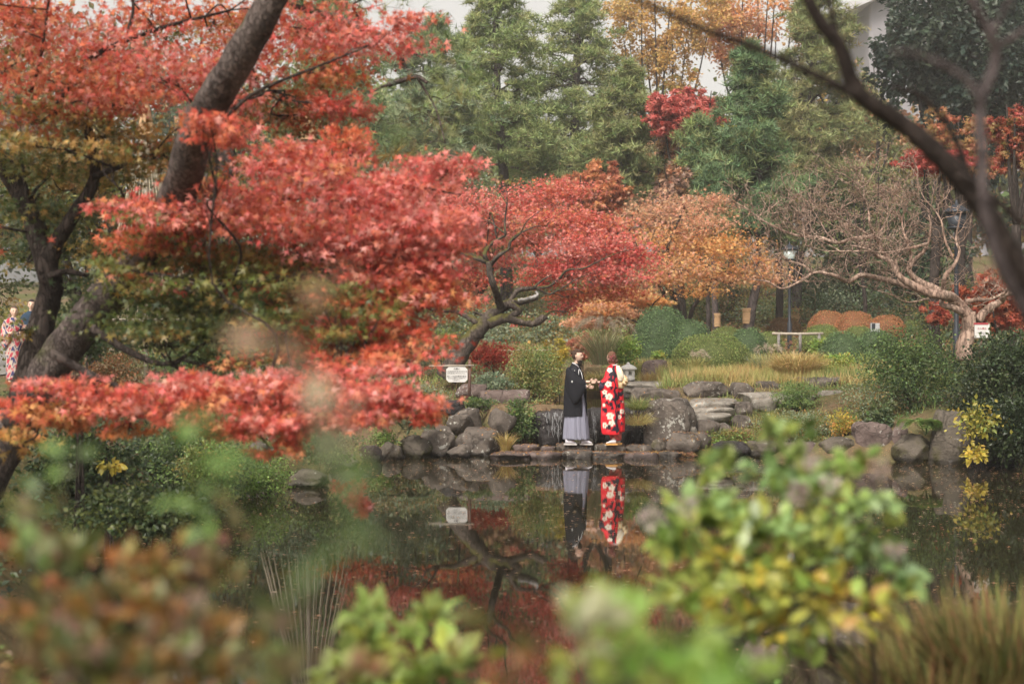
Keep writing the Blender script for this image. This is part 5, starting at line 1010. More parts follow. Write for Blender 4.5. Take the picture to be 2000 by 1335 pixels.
for px, py, D in [(1275, 1012, 2.85), (1342, 990, 2.9), (1560, 965, 2.9), (1575, 900, 3.0), (1722, 915, 3.2), (1620, 950, 3.0), (1745, 1075, 3.05)]:
    mb = MB(); c = P(px, py, D); n_ = 26; pos = c + ball(n_, .4) * .016; scatter(mb, 'chip', pos, pos - c + rng.normal(size=(n_, 3)) * .01, rng.normal(size=(n_, 3)), rng.uniform(.012, .02, n_), paint([(.5, .4, .38), (.55, .48, .42), (.4, .28, .28)], rng.integers(0, 3, n_), n_)); tube(mb, bend(c, c + A([.01, .02, -.12]), .1, 0, 2), [.002, .002], 4, (.2, .2, .08)); mb.build('flower_head', LEAF, root, smooth=False)
fplant('leafy_bush', 'very close bright green leaves blurred at the bottom centre right', (.45, 1.75, .7), [(1230, 1190, 60, 26, 1.9, 10, FGD), (1330, 1240, 80, 36, 1.85, 18, FGD), (1250, 1300, 90, 40, 1.8, 24, FGD + ORANGE[:1]), (1420, 1320, 90, 30, 1.8, 18, FGD), (1140, 1320, 60, 30, 1.8, 12, FGD + RUST0), (1130, 1240, 60, 26, 1.6, 8, [(.35, .42, .2), (.42, .4, .25)]), (1290, 1150, 50, 26, 1.9, 6, FGD), (1340, 1400, 200, 40, 1.7, 30, FGD)], 'oval', .05, 300, lift=.1)
fplant('leafy_bush', 'yellow green whorled leaves at the bottom centre', (-.35, 3.6, .55), [(720, 1190, 34, 20, 3.6, 30, FG + YELLOW[2:]), (840, 1225, 45, 24, 3.6, 34, FG), (700, 1265, 45, 26, 3.5, 40, FG + YELLOW[:1]), (850, 1305, 60, 30, 3.4, 60, FG), (760, 1320, 70, 26, 3.4, 50, FG + YELLOW[:1]), (790, 1380, 130, 40, 3.4, 90, FG), (660, 1310, 40, 26, 3.4, 24, FG)], 'oval', .07, 300, per=8, tight=.32, updir=.9, lift=.3)
RUST = [(.36, .11, .04), (.42, .18, .05), (.18, .12, .06), (.14, .15, .045), (.22, .1, .07), (.36, .15, .045), (.1, .13, .04), (.24, .15, .11), (.12, .12, .045), (.18, .2, .06)]
g2 = [(60, 1080, 80, 40, 2.6, 90, RUST), (180, 1100, 90, 44, 2.6, 110, RUST), (300, 1110, 80, 50, 2.5, 110, RUST), (400, 1120, 60, 50, 2.5, 80, RUST), (90, 1180, 120, 50, 2.4, 130, RUST), (250, 1200, 130, 60, 2.3, 160, RUST), (390, 1220, 90, 60, 2.3, 120, RUST), (120, 1290, 170, 60, 2.1, 150, RUST + [(.2, .22, .08)]), (320, 1300, 170, 60, 2.1, 160, RUST), (480, 1290, 80, 60, 2.2, 70, RUST), (30, 1000, 30, 50, 2.7, 20, RUST + SHRUBG), (250, 1390, 330, 50, 2.1, 190, RUST), (460, 1040, 18, 30, 2.6, 10, RUST), (90, 960, 50, 60, 2.4, 16, SHRUBG)]
fplant('azalea_bush', 'rust and olive leaved bush blurred in the lower left foreground', (-.85, 2.5, .55), [(a, b + 8, c, d, e * .95, int(n * .62), p + p + SHRUBG[:2] + FG[:1] + [(.5, .2, .06), (.55, .26, .1)]) for a, b, c, d, e, n, p in g2], 'oval', .038, 300, per=9, lift=.7, updir=.2)
fplant('leafy_bush', 'brownish pink blurred leaves at the bottom between the bushes', (-.3, 1.9, .6), [(560, 1230, 60, 60, 1.8, 12, RUST + RUST0), (600, 1320, 90, 40, 1.8, 22, RUST + RUST0 + OLIVE[:1]), (1000, 1310, 120, 40, 1.7, 16, RUST + [(.35, .3, .15)]), (960, 1240, 70, 24, 1.7, 4, RUST)], 'oval', .036, 300, lift=.3, group=None)
fplant('tall_weed', 'very close thin stems with green and buff leaves blurred before the red bough', (-.13, 1.05, .8), [(640, 560, 40, 60, 1.05, 3, SHRUBG[2:3] + PEACH[3:]), (600, 680, 60, 50, 1.05, 4, SHRUBG[2:3] + [(.4, .3, .2)]), (650, 820, 50, 60, 1.02, 7, [(.4, .36, .25), (.3, .36, .2)]), (640, 960, 40, 90, 1.0, 6, SHRUBG), (660, 1120, 60, 80, 1.0, 6, SHRUBG + PEACH[3:]), (470, 660, 40, 40, 1.1, 2, SHRUBG[2:3]), (430, 880, 50, 60, 1.1, 6, SHRUBG)], 'oval', .03, 300, stem=.0012, per=3, stalks=5)
fplant('tall_weed', 'close thin stems with small green leaves in front of the left shore', (-.48, 1.9, .7), [(330, 830, 30, 50, 1.9, 9, SHRUBG), (120, 900, 30, 50, 1.9, 9, SHRUBG + BLUEG), (400, 1000, 30, 60, 1.9, 10, SHRUBG + RUST[:1]), (370, 940, 40, 60, 1.9, 10, SHRUBG + RUST[3:5]), (60, 1010, 30, 70, 1.9, 12, SHRUBG)], 'oval', .03, 300, stem=.0015, per=3, stalks=5)

# ================================================================ built things
METAL = plain_mat('dark_painted_metal', (.03, .035, .045), .45, .3); RUSTY = plain_mat('rusty_post', (.16, .09, .07), .85, var=.5, scale=30)
BAMBOO = plain_mat('bamboo_pole', (.36, .31, .25), .6, var=.25, scale=20); WHITE = plain_mat('white_sign', (.6, .58, .56), .5, var=.06); INK = plain_mat('sign_ink', (.06, .06, .07), .7)
GRAN = plain_mat('granite', (.72, .7, .66), .85, var=.25, scale=35); GRAND = plain_mat('dark_granite', (.2, .18, .17), .9, var=.4, scale=18); REDINK = plain_mat('red_ink', (.35, .05, .06), .7)
GLASSM, nt, out = base_mat('lamp_glass'); p = N(nt, 'ShaderNodeBsdfPrincipled', Roughness=.15); p.inputs['Base Color'].default_value = (.6, .68, .66, 1); p.inputs['Transmission Weight'].default_value = .3; nt.links.new(p.outputs[0], out.inputs[0])
ROPE = plain_mat('rope', (.42, .36, .27), .8, var=.15)

def text(body, parent, c, h, mat, space=1.0):
    cu = bpy.data.curves.new('lettering', 'FONT'); cu.body = body; cu.size = h; cu.align_x = 'CENTER'; cu.space_line = space; cu.offset = h * .012
    o = bpy.data.objects.new('lettering', cu); COL.objects.link(o); dg = bpy.context.evaluated_depsgraph_get(); me = bpy.data.meshes.new_from_object(o.evaluated_get(dg))
    bpy.data.objects.remove(o); me.name = 'lettering'; me.materials.clear(); me.materials.append(mat); o = bpy.data.objects.new('lettering', me); COL.objects.link(o); o.parent = parent
    o.rotation_euler = (math.radians(90), 0, 0); o.location = Vector([float(t) for t in (A(c) - wloc(parent))]); return o

# notice board on the left bank
D = 29.4; root = empty('notice_board', P(917, 772, D), 'white notice board with lines of small writing hung from a pale pole', 'sign')
mb = MB(); tube(mb, [P(917, 775, D), P(917, 740, D), P(917.5, 702, D)], .032, 10); mb.build('post', RUSTY, root)
mb = MB(); tube(mb, [P(838, 714.5, D - .06), P(880, 714, D - .06), P(926, 713.5, D - .06)], [.016, .018], 8); mb.build('rail', BAMBOO, root)
mb = MB(); x0, x1, y0, y1, c_ = 871.5, 913, 716, 746, 5; pl = [(x0 + c_, y0), (x1 - c_, y0), (x1, y0 + c_), (x1, y1 - c_), (x1 - c_, y1), (x0 + c_, y1), (x0, y1 - c_), (x0, y0 + c_)]
fr = A([P(x, y, D - .06) for x, y in pl]); bk = fr + A([0, .02, 0]); mb.add(np.vstack([fr, bk]), [(0, k, k + 1) for k in range(1, 7)] + [(8, 9 + k, 8 + k) for k in range(1, 7)], [(k, k + 8, (k + 1) % 8 + 8, (k + 1) % 8) for k in range(8)]); pt = mb.build('plate', WHITE, root, smooth=False)
text('お願い', pt, P(892, 721.4, D - .066), .044, INK); text('この池の水や生きものには\nさわらないでください。', pt, P(892, 726.2, D - .066), .036, INK, 1.15); text('美しい水辺の草花や鳥を\nそっと見守ってあげて\nください。', pt, P(892, 735.8, D - .066), .036, INK, 1.1)

# sign at the right behind the bare tree
D = 26; root = empty('notice_board', P(1916, 700, D), 'pale notice board with reddish lines right of the bare tree trunk', 'sign'); mb = MB(); tube(mb, [P(1916, 720, D), P(1916, 640, D)], .03, 8); mb.build('post', RUSTY, root)
mb = MB(); box(mb, P(1918, 646, D - .06), (.135, .012, .125)); pt = mb.build('plate', WHITE, root, smooth=False); mb = MB(); box(mb, P(1916, 632, D - .06), (.13, .018, .018)); mb.build('cap_board', REDINK, root, smooth=False)
text('立入禁止', pt, P(1918, 643, D - .076), .042, REDINK); text('この先に入らない\nでください', pt, P(1918, 650, D - .076), .025, INK)
root = empty('information_stand', P(1709, 650, 42), 'small grey box stand with a dark panel in front of the rust red domes', 'sign'); mb = MB(); box(mb, P(1709, 644, 42), (.13, .05, .2)); mb.build('housing', plain_mat('grey_metal', (.4, .4, .41), .5), root, smooth=False); mb = MB(); box(mb, P(1706, 637, 41.94), (.05, .012, .085)); mb.build('panel', METAL, root, smooth=False)

# wooden rails
for (x0, x1, y, D, posts, lab) in ((1508, 1608, 651, 41, (1521, 1563, 1600), 'pale round rail on short posts before the lamp post'), (770, 1110, 683, 40, (800, 900, 1000, 1090), 'thin pale rope fence behind the leaning maple trunk')):
    thick = .04 if D == 41 else .012; root = empty('rail_fence', P((x0 + x1) / 2, y + 20, D), lab, 'fence'); mb = MB(); tube(mb, [P(x0, y, D), P((x0 + x1) / 2, y + 1, D), P(x1, y, D)], thick, 8); mb.build('rail', BAMBOO if thick > .02 else ROPE, root)
    for px in posts: mb = MB(); tube(mb, [P(px, y + 38, D), P(px, y + 1, D)], thick * .9 + .008, 8); mb.build('post', GRAND if thick > .02 else BAMBOO, root)

# stone lantern
D = 33.6; c = P(1227, 770, D); root = empty('stone_lantern', c, 'small pale stone lantern with a wide cap standing behind the woman', 'lantern'); u = D / F
def ring(part, prof, mat, seg=24): mb = MB(); lathe(mb, P(1227, 770, D), [(r * u, z * u) for r, z in prof], seg); return mb.build(part, mat, root)
ring('base', [(0, -6), (11.5, -6), (12, -4), (11.5, 14), (11, 26), (9, 28), (0, 28)], GRAND); ring('platform', [(0, 26), (12.5, 26.5), (13.5, 29), (13.5, 33), (12, 34), (0, 34)], GRAN)
mb = MB()
for a in range(4):
    an = a * math.pi / 2 + .35; ca, sa = math.cos(an), math.sin(an)
    for dx in (-6.2, 6.2): box(mb, c + A([(ca * 8.2 - sa * dx) * u, (sa * 8.2 + ca * dx) * u, 41 * u]), (1.8 * u, 2.6 * u, 7.6 * u), rz=an)
    box(mb, c + A([ca * 8.0 * u, sa * 8.0 * u, 35.6 * u]), (1.6 * u, 4.6 * u, 2.1 * u), rz=an); box(mb, c + A([ca * 8.0 * u, sa * 8.0 * u, 46.6 * u]), (1.6 * u, 4.6 * u, 1.9 * u), rz=an)
mb.build('fire_box', GRAN, root, smooth=False)
ring('cap', [(0, 46), (9, 47), (17.2, 48.6), (17.6, 50.5), (15.5, 53), (10, 56.5), (5, 58.5), (0, 59)], GRAN); ring('finial', [(0, 57.5), (3.6, 58), (4, 60), (2, 62.5), (0, 63.4)], GRAN, 14)

# lamp posts
def lamp(px, top, foot, D, lab, sc=1.0, gl=None):
    c = P(px, foot, D); root = empty('street_lamp', c, lab, 'lamp'); h = (foot - top) / F * D; mb = MB(); lathe(mb, c - A([0, 0, .4]), [(.075 * sc, 0), (.075 * sc, .9), (.05 * sc, .95), (.042 * sc, h - .45), (.06 * sc, h - .42), (0, h - .4)], 14); mb.build('post', METAL, root)
    t = c + A([0, 0, h - .8]); mb = MB(); lathe(mb, t, [(.07, 0), (.2, .03), (.2, .06), (0, .07)], 16); mb.build('lamp_rim', METAL, root); mb = MB(); lathe(mb, t, [(0, .36), (.28, .36), (.27, .40), (.12, .5), (.03, .55), (.02, .62), (0, .64)], 18); mb.build('lamp_cap', METAL, root)
    mb = MB(); lathe(mb, t, [(.15, .06), (.22, .34), (0, .35)], 16); mb.build('lamp_shade', gl or GLASSM, root)
lamp(1542, 462, 660, 47, 'slim dark street lamp with glass head left of the bare tree'); lamp(1868, 375, 690, 30, 'dark lamp post behind the trunk of the bare tree', 1.0, METAL)

# rope cones over young pines (snow guards)
def yuki(label, px, top, base, D, rpx, n=34):
    t = P(px, top, D); b = P(px, base, D); root = empty('snow_rope_cone', A([b[0], b[1], float(ground(b[0], b[1]))]), label, 'rope cone'); R = rpx / F * D; mb = MB()
    tube(mb, [A([t[0], t[1], float(ground(b[0], b[1])) - .2]), t + A([0, 0, .3])], .05, 8); mb.build('pole', BAMBOO, root)
    mb = MB(); lathe(mb, t, [(.2, -.45), (.17, -.3), (.1, .1), (.05, .35), (.07, .42), (0, .5)], 16, (1, 1, 1)); mb.build('straw_cap', STRAW, root)
    for k in range(n):
        a = 6.283 * k / n; e = A([b[0] + R * math.cos(a), b[1] + R * math.sin(a), b[2]]); mb = MB(); tube(mb, spline([t, t * .5 + e * .5 - A([0, 0, .12]), e], 4), .012, 4); mb.build('rope', ROPE, root)
    mb = MB(); a = np.linspace(0, 6.2832, 33); tube(mb, np.stack([b[0] + R * np.cos(a), b[1] + R * np.sin(a), np.full(33, b[2])], -1), .02, 5); mb.build('hoop', BAMBOO, root)
yuki('rope cone with straw cap behind the middle of the red boughs', 603, 235, 635, 32, 95); yuki('rope cone with straw cap half hidden at left behind red leaves', 285, 225, 625, 30, 100)

# building beyond the trees
CONC = plain_mat('pale_concrete', (.24, .23, .25), .9, var=.05, scale=.3); DGL = plain_mat('dull_window_glass', (.3, .32, .35), .2)
root = empty('office_building', (48, 180, 8), 'large pale grey building with sloping roof behind the trees, upper right', 'building')
mb = MB(); box(mb, (59, 185, 26), (16, 14, 18), bev=.2); mb.build('wall', CONC, root, smooth=False)
mb = MB(); V = A([(x, y, z) for y in (169, 201) for x, z in ((40, 42.5), (52, 47.5), (78, 49), (78, 48), (52, 46.5), (40, 41.5))]); mb.add(V, None, [(0, 1, 4, 5), (1, 2, 3, 4), (6, 11, 10, 7), (7, 10, 9, 8), (0, 6, 7, 1), (1, 7, 8, 2), (5, 4, 10, 11), (4, 3, 9, 10), (0, 5, 11, 6), (2, 8, 9, 3)]); mb.build('roof', plain_mat('pale_roof', (.45, .44, .46), .7, var=.04, scale=.3), root, smooth=False)
for r_ in range(1):
    for k in range(5): mb = MB(); box(mb, (46.5 + k * 5, 170.95, 33 + r_ * 7), (1.7, .12, 1.3), bev=.03); mb.build('window', DGL, root, smooth=False)

# ================================================================ people
def skinbody(J, E, pel):
    names = list(J); me = bpy.data.meshes.new('sk'); me.from_pydata([tuple(J[n][0]) for n in names], [(names.index(a), names.index(b)) for a, b in E], [])
    o = bpy.data.objects.new('sk', me); COL.objects.link(o); md = o.modifiers.new('s', 'SKIN'); md.use_smooth_shade = True
    for i_, n_ in enumerate(names):
        r = J[n_][1]; me.skin_vertices[0].data[i_].radius = (r, r); me.skin_vertices[0].data[i_].use_root = (n_ == pel)
    sb = o.modifiers.new('u', 'SUBSURF'); sb.levels = 2; sb.render_levels = 2
    dg = bpy.context.evaluated_depsgraph_get(); dg.update(); m2 = o.evaluated_get(dg).to_mesh(); m2.calc_loop_triangles()
    V = A([v.co[:] for v in m2.vertices]); T = A([t.vertices[:] for t in m2.loop_triangles]); bpy.data.objects.remove(o); return V, T
def grid_sphere(nu=32, nv=22):
    th = np.linspace(0, 2 * np.pi, nu, endpoint=False); ph = np.linspace(-np.pi / 2, np.pi / 2, nv); TH, PH = np.meshgrid(th, ph)
    V = np.stack([np.cos(PH) * np.cos(TH), np.cos(PH) * np.sin(TH), np.sin(PH)], -1).reshape(-1, 3); i = np.arange(nv - 1)[:, None] * nu; j = np.arange(nu)[None]; jn = (j + 1) % nu
    return V, np.stack([i + j, i + jn, i + nu + jn, i + nu + j], -1).reshape(-1, 4)
def head_shape(d):
    x, y, z = d[:, 0], d[:, 1], d[:, 2]; low = np.clip(-z - .05, 0, 1)
    X = .098 * x * (1 - .25 * low * (x < 0)); Y = .076 * y * (1 - .42 * low); Z = .122 * z
    fr = np.clip(x, 0, 1); g = lambda v, c, s: np.exp(-((v - c) / s) ** 2)
    X = X + fr * (.026 * g(y, 0, .13) * g(z, -.12, .16) + .008 * g(y, 0, .3) * g(z, -.72, .14) + .006 * g(z, .2, .1) * g(y, 0, .6) - .010 * g(np.abs(y), .38, .16) * g(z, .04, .1) + .005 * g(y, 0, .22) * g(z, -.42, .07))
    return np.stack([X, Y, Z], -1)
def loft(mb, secs, seg=56, k=6, fold=(0, 0, 0), cfun=None, col=(1, 1, 1), gap=None, ex=1.0, cap=True):
    s = spline(A([np.concatenate([A(c, float), A(U, float), A(V, float)]) for c, U, V in secs]), k); n = len(s); a = np.linspace(0, 2 * np.pi, seg, endpoint=False)
    ca = np.sign(np.cos(a)) * np.abs(np.cos(a)) ** ex; sa = np.sign(np.sin(a)) * np.abs(np.sin(a)) ** ex
    fk, amp, ph = fold; t = np.linspace(0, 1, n)[:, None]; m_ = 1 + amp * (np.sin(fk * a[None] + ph + 1.5 * t) + .5 * np.sin(fk * 1.7 * a[None] + 2 + 3 * t)) * (1 - t * .7)
    V = s[:, None, 0:3] + m_[..., None] * (ca[None, :, None] * s[:, None, 3:6] + sa[None, :, None] * s[:, None, 6:9]); V = V.reshape(-1, 3)
    i = np.arange(n - 1)[:, None] * seg; j = np.arange(seg)[None]; jn = (j + 1) % seg; Q = np.stack([i + j, i + jn, i + seg + jn, i + seg + j], -1)
    if gap is not None:
        keep = np.ones(seg, bool); am = (a + np.pi) % (2 * np.pi) - np.pi; keep[(am > gap[0]) & (am < gap[1])] = False; Q = Q[:, keep]
    T = []
    if cap and gap is None:
        V = np.vstack([V, s[:1, :3], s[-1:, :3]]); e = n * seg; T = [(e, (q + 1) % seg, q) for q in range(seg)] + [(e + 1, (n - 1) * seg + q, (n - 1) * seg + (q + 1) % seg) for q in range(seg)]
    mb.add(V, T, Q.reshape(-1, 4), cfun(V) if cfun else col)
def hsec(z, x0, x1, y, v): return (A([(x0 + x1) / 2, y, z]), A([(x1 - x0) / 2, 0, 0]), A([0, v, 0]))

class Fig:
    def __init__(s, label, org, rot, cat='person', name='person'): s.root = empty(name, org, label, cat); s.root.rotation_euler = (0, 0, 0); s.o = A(org, float); s.R = A([[math.cos(rot), -math.sin(rot), 0], [math.sin(rot), math.cos(rot), 0], [0, 0, 1]]); s.rot = rot
    def put(s, mb, name, mat, smooth=True, parent=None, world=False):
        mb.v = [(v if world else v @ s.R.T) + s.o for v in mb.v]; return mb.build(name, mat, parent or s.root, smooth=smooth)
def fingers(mb, palm, d, curl, col, side=1):
    """four fingers and a thumb growing out of the palm along d"""
    d = nrm(A(d, float)); up = A([0, 0, 1.0]); lat = nrm(np.cross(d, up)); dn = nrm(np.cross(lat, d)) * -1
    for k, L_ in enumerate((.066, .074, .07, .056)):
        b = palm + up * (.024 - .016 * k) + d * .035; p = [b - d * .02, b + d * L_ * .4, b + d * L_ * .75 + lat * side * curl * L_ * .3, b + d * L_ * (1 - .4 * curl) + lat * side * curl * L_ * .75]
        tube(mb, spline(p, 3), [.0095, .0088, .007], 8, col)
    b = palm + up * .018; tube(mb, spline([b, b + up * .03 + d * .015, b + up * .038 + d * .045], 3), [.012, .010, .008], 8, col)
def add_head(fig, mb, c, yaw, skin, haircol, back=False):
    R = A([[math.cos(yaw), -math.sin(yaw), 0], [math.sin(yaw), math.cos(yaw), 0], [0, 0, 1]]); V, Q = grid_sphere(48, 34); H_ = head_shape(V); lip = (np.exp(-((V[:, 2] + .44) / .05) ** 2) * np.exp(-(V[:, 1] / .24) ** 2) * (V[:, 0] > 0))[:, None]
    C_ = A(skin) * (1 - lip) + A([.42, .16, .13]) * lip; mb.add(H_ @ R.T + c, None, Q, C_)
    for sd in (-1, 1):
        E, Qe = grid_sphere(12, 8); mb.add((E * A([.016, .008, .03]) + A([-.004, sd * .076, -.004])) @ R.T + c, None, Qe, A(skin) * .93)
    return R
def eyes(fig, c, R, hair, skin):
    for sd in (-1, 1):
        E, Q = grid_sphere(12, 8); mb = MB(); mb.add((E * .0115 + A([.077, sd * .031, .006])) @ R.T + c, None, Q, (.55, .53, .5)); ey = fig.put(mb, 'eye', SKIN)
        mb = MB(); mb.add((E * .0065 + A([.0845, sd * .031, .006])) @ R.T + c, None, Q, (.03, .02, .015)); fig.put(mb, 'iris', SKIN, parent=ey)
        mb = MB(); tube(mb, (spline([A([.083, sd * .046, .022]), A([.092, sd * .032, .029]), A([.095, sd * .016, .025])], 3)) @ R.T + c, .0038, 5, hair); fig.put(mb, 'eyebrow', SKIN)
def hair_shell(mb, c, R, col, keepf, grow=1.075):
    V, Q = grid_sphere(48, 34); H_ = head_shape(V * A([1, 1, 1])); H_ = H_ * grow + A([-.004, 0, .004]); k = keepf(V); Qk = Q[k[Q].all(1)]; nz = (1 + .35 * np.sin(V[:, 1] * 60 + V[:, 2] * 9))[:, None]; mb.add(H_ @ R.T + c, None, Qk, A(col) * nz)

SK = (.66, .44, .34)
# ---- man in black jacket and grey pleated trousers
DM = 26.85; org = P(1070 + 345 / 6.36, 867.0, DM); org[2] = .19
f = Fig('bearded man in black crested kimono jacket and grey pleated trousers on the ledge', org, math.radians(-8))
J = {'pel': ((0, 0, .95), .12), 'sp': ((0, 0, 1.18), .12), 'ch': ((0, 0, 1.34), .105), 'nk': ((.01, 0, 1.5), .052), 'hd': ((.03, 0, 1.6), .05),
     'rs': ((0, -.11, 1.34), .045), 're': ((-.02, -.22, 1.17), .038), 'rw': ((.24, -.2, 1.185), .027), 'rp': ((.3, -.19, 1.185), .028), 'ls': ((0, .11, 1.34), .045), 'le': ((.0, .2, 1.16), .038), 'lw': ((.2, .02, 1.09), .027), 'lp': ((.25, -.01, 1.085), .03),
     'rh': ((0, -.1, .9), .085), 'rk': ((-.03, -.1, .5), .06), 'ra': ((-.1, -.1, .08), .042), 'rf': ((.0, -.11, .03), .035), 'lh': ((0, .1, .9), .085), 'lk': ((.08, .1, .5), .06), 'la': ((.13, .08, .08), .042), 'lf': ((.23, .08, .03), .035)}
E = [('pel', 'sp'), ('sp', 'ch'), ('ch', 'nk'), ('nk', 'hd'), ('ch', 'rs'), ('rs', 're'), ('re', 'rw'), ('rw', 'rp'), ('ch', 'ls'), ('ls', 'le'), ('le', 'lw'), ('lw', 'lp'), ('pel', 'rh'), ('rh', 'rk'), ('rk', 'ra'), ('ra', 'rf'), ('pel', 'lh'), ('lh', 'lk'), ('lk', 'la'), ('la', 'lf')]
V, T = skinbody(J, E, 'pel'); mb = MB(); mb.add(V, T, None, SK); hc = A([.035, 0, 1.665]); R = add_head(f, mb, hc, math.radians(-14), SK, None); fingers(mb, A([.3, -.19, 1.185]), (1, .1, .05), .35, SK); fingers(mb, A([.25, -.01, 1.085]), (.9, -.3, -.1), 1.0, SK, -1); f.put(mb, 'body', SKIN); eyes(f, hc, R, (.05, .03, .02), SK)
HB = (.06, .035, .025); mb = MB(); hair_shell(mb, hc, R, HB, lambda V: (V[:, 0] < -.05) & (V[:, 2] > -.55) | (V[:, 2] > .52 - .1 * V[:, 0]) | (V[:, 0] < .2) & (V[:, 2] > .1)); E_, Q_ = grid_sphere(20, 14); mb.add((E_ * A([.034, .036, .034]) + A([-.108, 0, .062])) @ R.T + hc, None, Q_, HB); f.put(mb, 'hair', CLOTH)
mb = MB(); n_ = 900; u_ = rng.normal(size=(n_, 3)); d_ = nrm(u_ * A([.5, .8, .4]) + A([.75, 0, -.75])); hp = head_shape(d_) + A([.003, 0, -.004]); k_ = hp[:, 2] < -.075; hp = hp[k_]; d2 = d_[k_]
V, Q = grid_sphere(30, 20); bs = V * A([.036, .044, .05]) + A([.052, 0, -.125]); bs[:, 2] += -.02 * (V[:, 2] < 0) * (1 - np.abs(V[:, 1])); mb.add(bs @ R.T + hc, None, Q, (.03, .022, .018)); scatter(mb, 'blade1', (hp @ R.T + hc), (d2 * A([.5, .4, 0]) + A([0, 0, -1])) @ R.T, d2 @ R.T + .01, np.full(len(hp), .05), np.tile(A([.03, .022, .018]), (len(hp), 1))); tube(mb, (spline([A([.096, -.03, -.052]), A([.112, 0, -.038]), A([.096, .03, -.052])], 3)) @ R.T + hc, .005, 5, (.04, .025, .02)); f.put(mb, 'beard', CLOTH)
GR = (.235, .235, .3)
def gcol(V):
    s = .92 + .16 * (np.sin(np.arctan2(V[:, 1], V[:, 0]) * 90) > 0); return A(GR)[None] * s[:, None]
def pleat(V, n=0): pass
mb = MB(); loft(mb, [hsec(.095, -.235, .26, 0, .2), hsec(.3, -.225, .245, 0, .195), hsec(.6, -.2, .21, 0, .18), hsec(.9, -.16, .16, 0, .155), hsec(1.05, -.14, .14, 0, .14)], 160, 6, (14, .038, .4), gcol); o = f.put(mb, 'pleated_trousers', CLOTH)
for (xa, xb, ya) in ((.07, .1, -.185), (.0, .02, -.2), (.15, .2, -.15)):
    mb = MB(); mb.add([(xa - .012, ya + .03, .9), (xa + .012, ya + .028, .9), (xb + .02, ya - .012, .1), (xb - .02, ya - .018, .1)], None, [(0, 1, 2, 3)], A(GR) * .8); f.put(mb, 'pleat_fold', CLOTH, parent=o)
BK = (.013, .013, .017)
mb = MB(); hs_ = [hsec(.535, -.235, .215, 0, .205), hsec(.8, -.23, .21, 0, .205), hsec(1.1, -.215, .19, 0, .2), hsec(1.3, -.19, .15, 0, .2), hsec(1.41, -.15, .11, 0, .175), hsec(1.475, -.1, .08, 0, .115), hsec(1.53, -.075, .06, 0, .075)]
loft(mb, hs_, 96, 6, (7, .02, 1), None, BK, gap=(-.9, -.25)); hs2 = [(c, U * .965, V_ * .965) for c, U, V_ in hs_]; loft(mb, hs2, 96, 6, (7, .02, 1), None, A(BK) * .8, gap=(-.9, -.25)); jk = f.put(mb, 'jacket', CLOTH)
mb = MB(); loft(mb, [hsec(1.0, -.14, .155, 0, .15), hsec(1.3, -.16, .135, 0, .19), hsec(1.41, -.13, .1, 0, .19), hsec(1.47, -.08, .075, 0, .105), hsec(1.52, -.06, .06, 0, .07)], 40, 4, (5, .01, 0), None, (.02, .02, .026)); f.put(mb, 'kimono', CLOTH)
def vsec(x, y, zt, zb, th, dx=0): return (A([x, y, (zt + zb) / 2]), A([dx, th, 0]), A([0, 0, (zt - zb) / 2]))
for sd in (-1, 1):
    mb = MB(); y_ = lambda a: a * -sd
    loft(mb, [vsec(-.17, y_(-.13), 1.41, 1.12, .05), vsec(-.12, y_(-.17), 1.45, .93, .075), vsec(-.04, y_(-.22), 1.38, .79, .08), vsec(.03, y_(-.24), 1.31, .77, .075), vsec(.11, y_(-.235), 1.26, .86, .065), vsec(.175, y_(-.225 if sd < 0 else -.15), 1.225, .98, .055), vsec(.212, y_(-.215 if sd < 0 else -.1), 1.21, 1.06, .045)] if sd < 0 else
         [vsec(-.1, .14, 1.42, 1.1, .06), vsec(0, .2, 1.36, .8, .07), vsec(.1, .16, 1.25, .82, .06), vsec(.2, .06, 1.15, .92, .05)], 48, 6, (5, .035, 0), None, BK, cap=True, ex=.85); f.put(mb, 'sleeve', CLOTH, parent=jk)
mb = MB(); E_, Q_ = grid_sphere(14, 8); mb.add(E_ * A([.02, .004, .02]) + A([-.035, -.302, 1.19]), None, Q_, (.5, .5, .5)); f.put(mb, 'crest', CLOTH); mb = MB(); mb.add(E_ * A([.009, .004, .009]) + A([.0, -.2, 1.395]), None, Q_, (.5, .5, .5)); f.put(mb, 'crest', CLOTH)
mb = MB(); loft(mb, [vsec(.165, .03, 1.15, 1.03, .035), vsec(.205, .0, 1.13, 1.05, .035)], 24, 3, (0, 0, 0), None, (.7, .68, .72)); f.put(mb, 'white_cuff', CLOTH)
mb = MB(); tube(mb, spline([A([-.055, -.07, 1.54]), A([.02, -.085, 1.5]), A([.075, -.06, 1.42]), A([.1, -.05, 1.3])], 4), .011, 6, (.6, .58, .6)); f.put(mb, 'inner_collar', CLOTH)
mb = MB(); tube(mb, spline([A([.08, -.12, 1.42]), A([.07, -.155, 1.36]), A([.075, -.16, 1.3])], 4), .006, 5, (.7, .7, .72)); tube(mb, spline([A([.1, -.11, 1.4]), A([.13, -.13, 1.32]), A([.145, -.13, 1.23])], 4), .006, 5, (.7, .7, .72)); f.put(mb, 'jacket_cord', CLOTH)
for x_, y__ in ((-.12, -.11), (.17, -.04)):
    mb = MB(); loft(mb, [vsec(x_ - .06, y__, .10, .02, .036), vsec(x_, y__, .11, .02, .04), vsec(x_ + .08, y__, .075, .02, .044), vsec(x_ + .14, y__, .045, .02, .035)], 24, 4, (0, 0, 0), None, (.6, .57, .62)); sh = f.put(mb, 'white_sock', CLOTH)
    mb = MB(); box(mb, (x_ + .035, y__, .008), (.125, .045, .013), (.5, .47, .45)); f.put(mb, 'sandal', CLOTH, False, parent=sh)

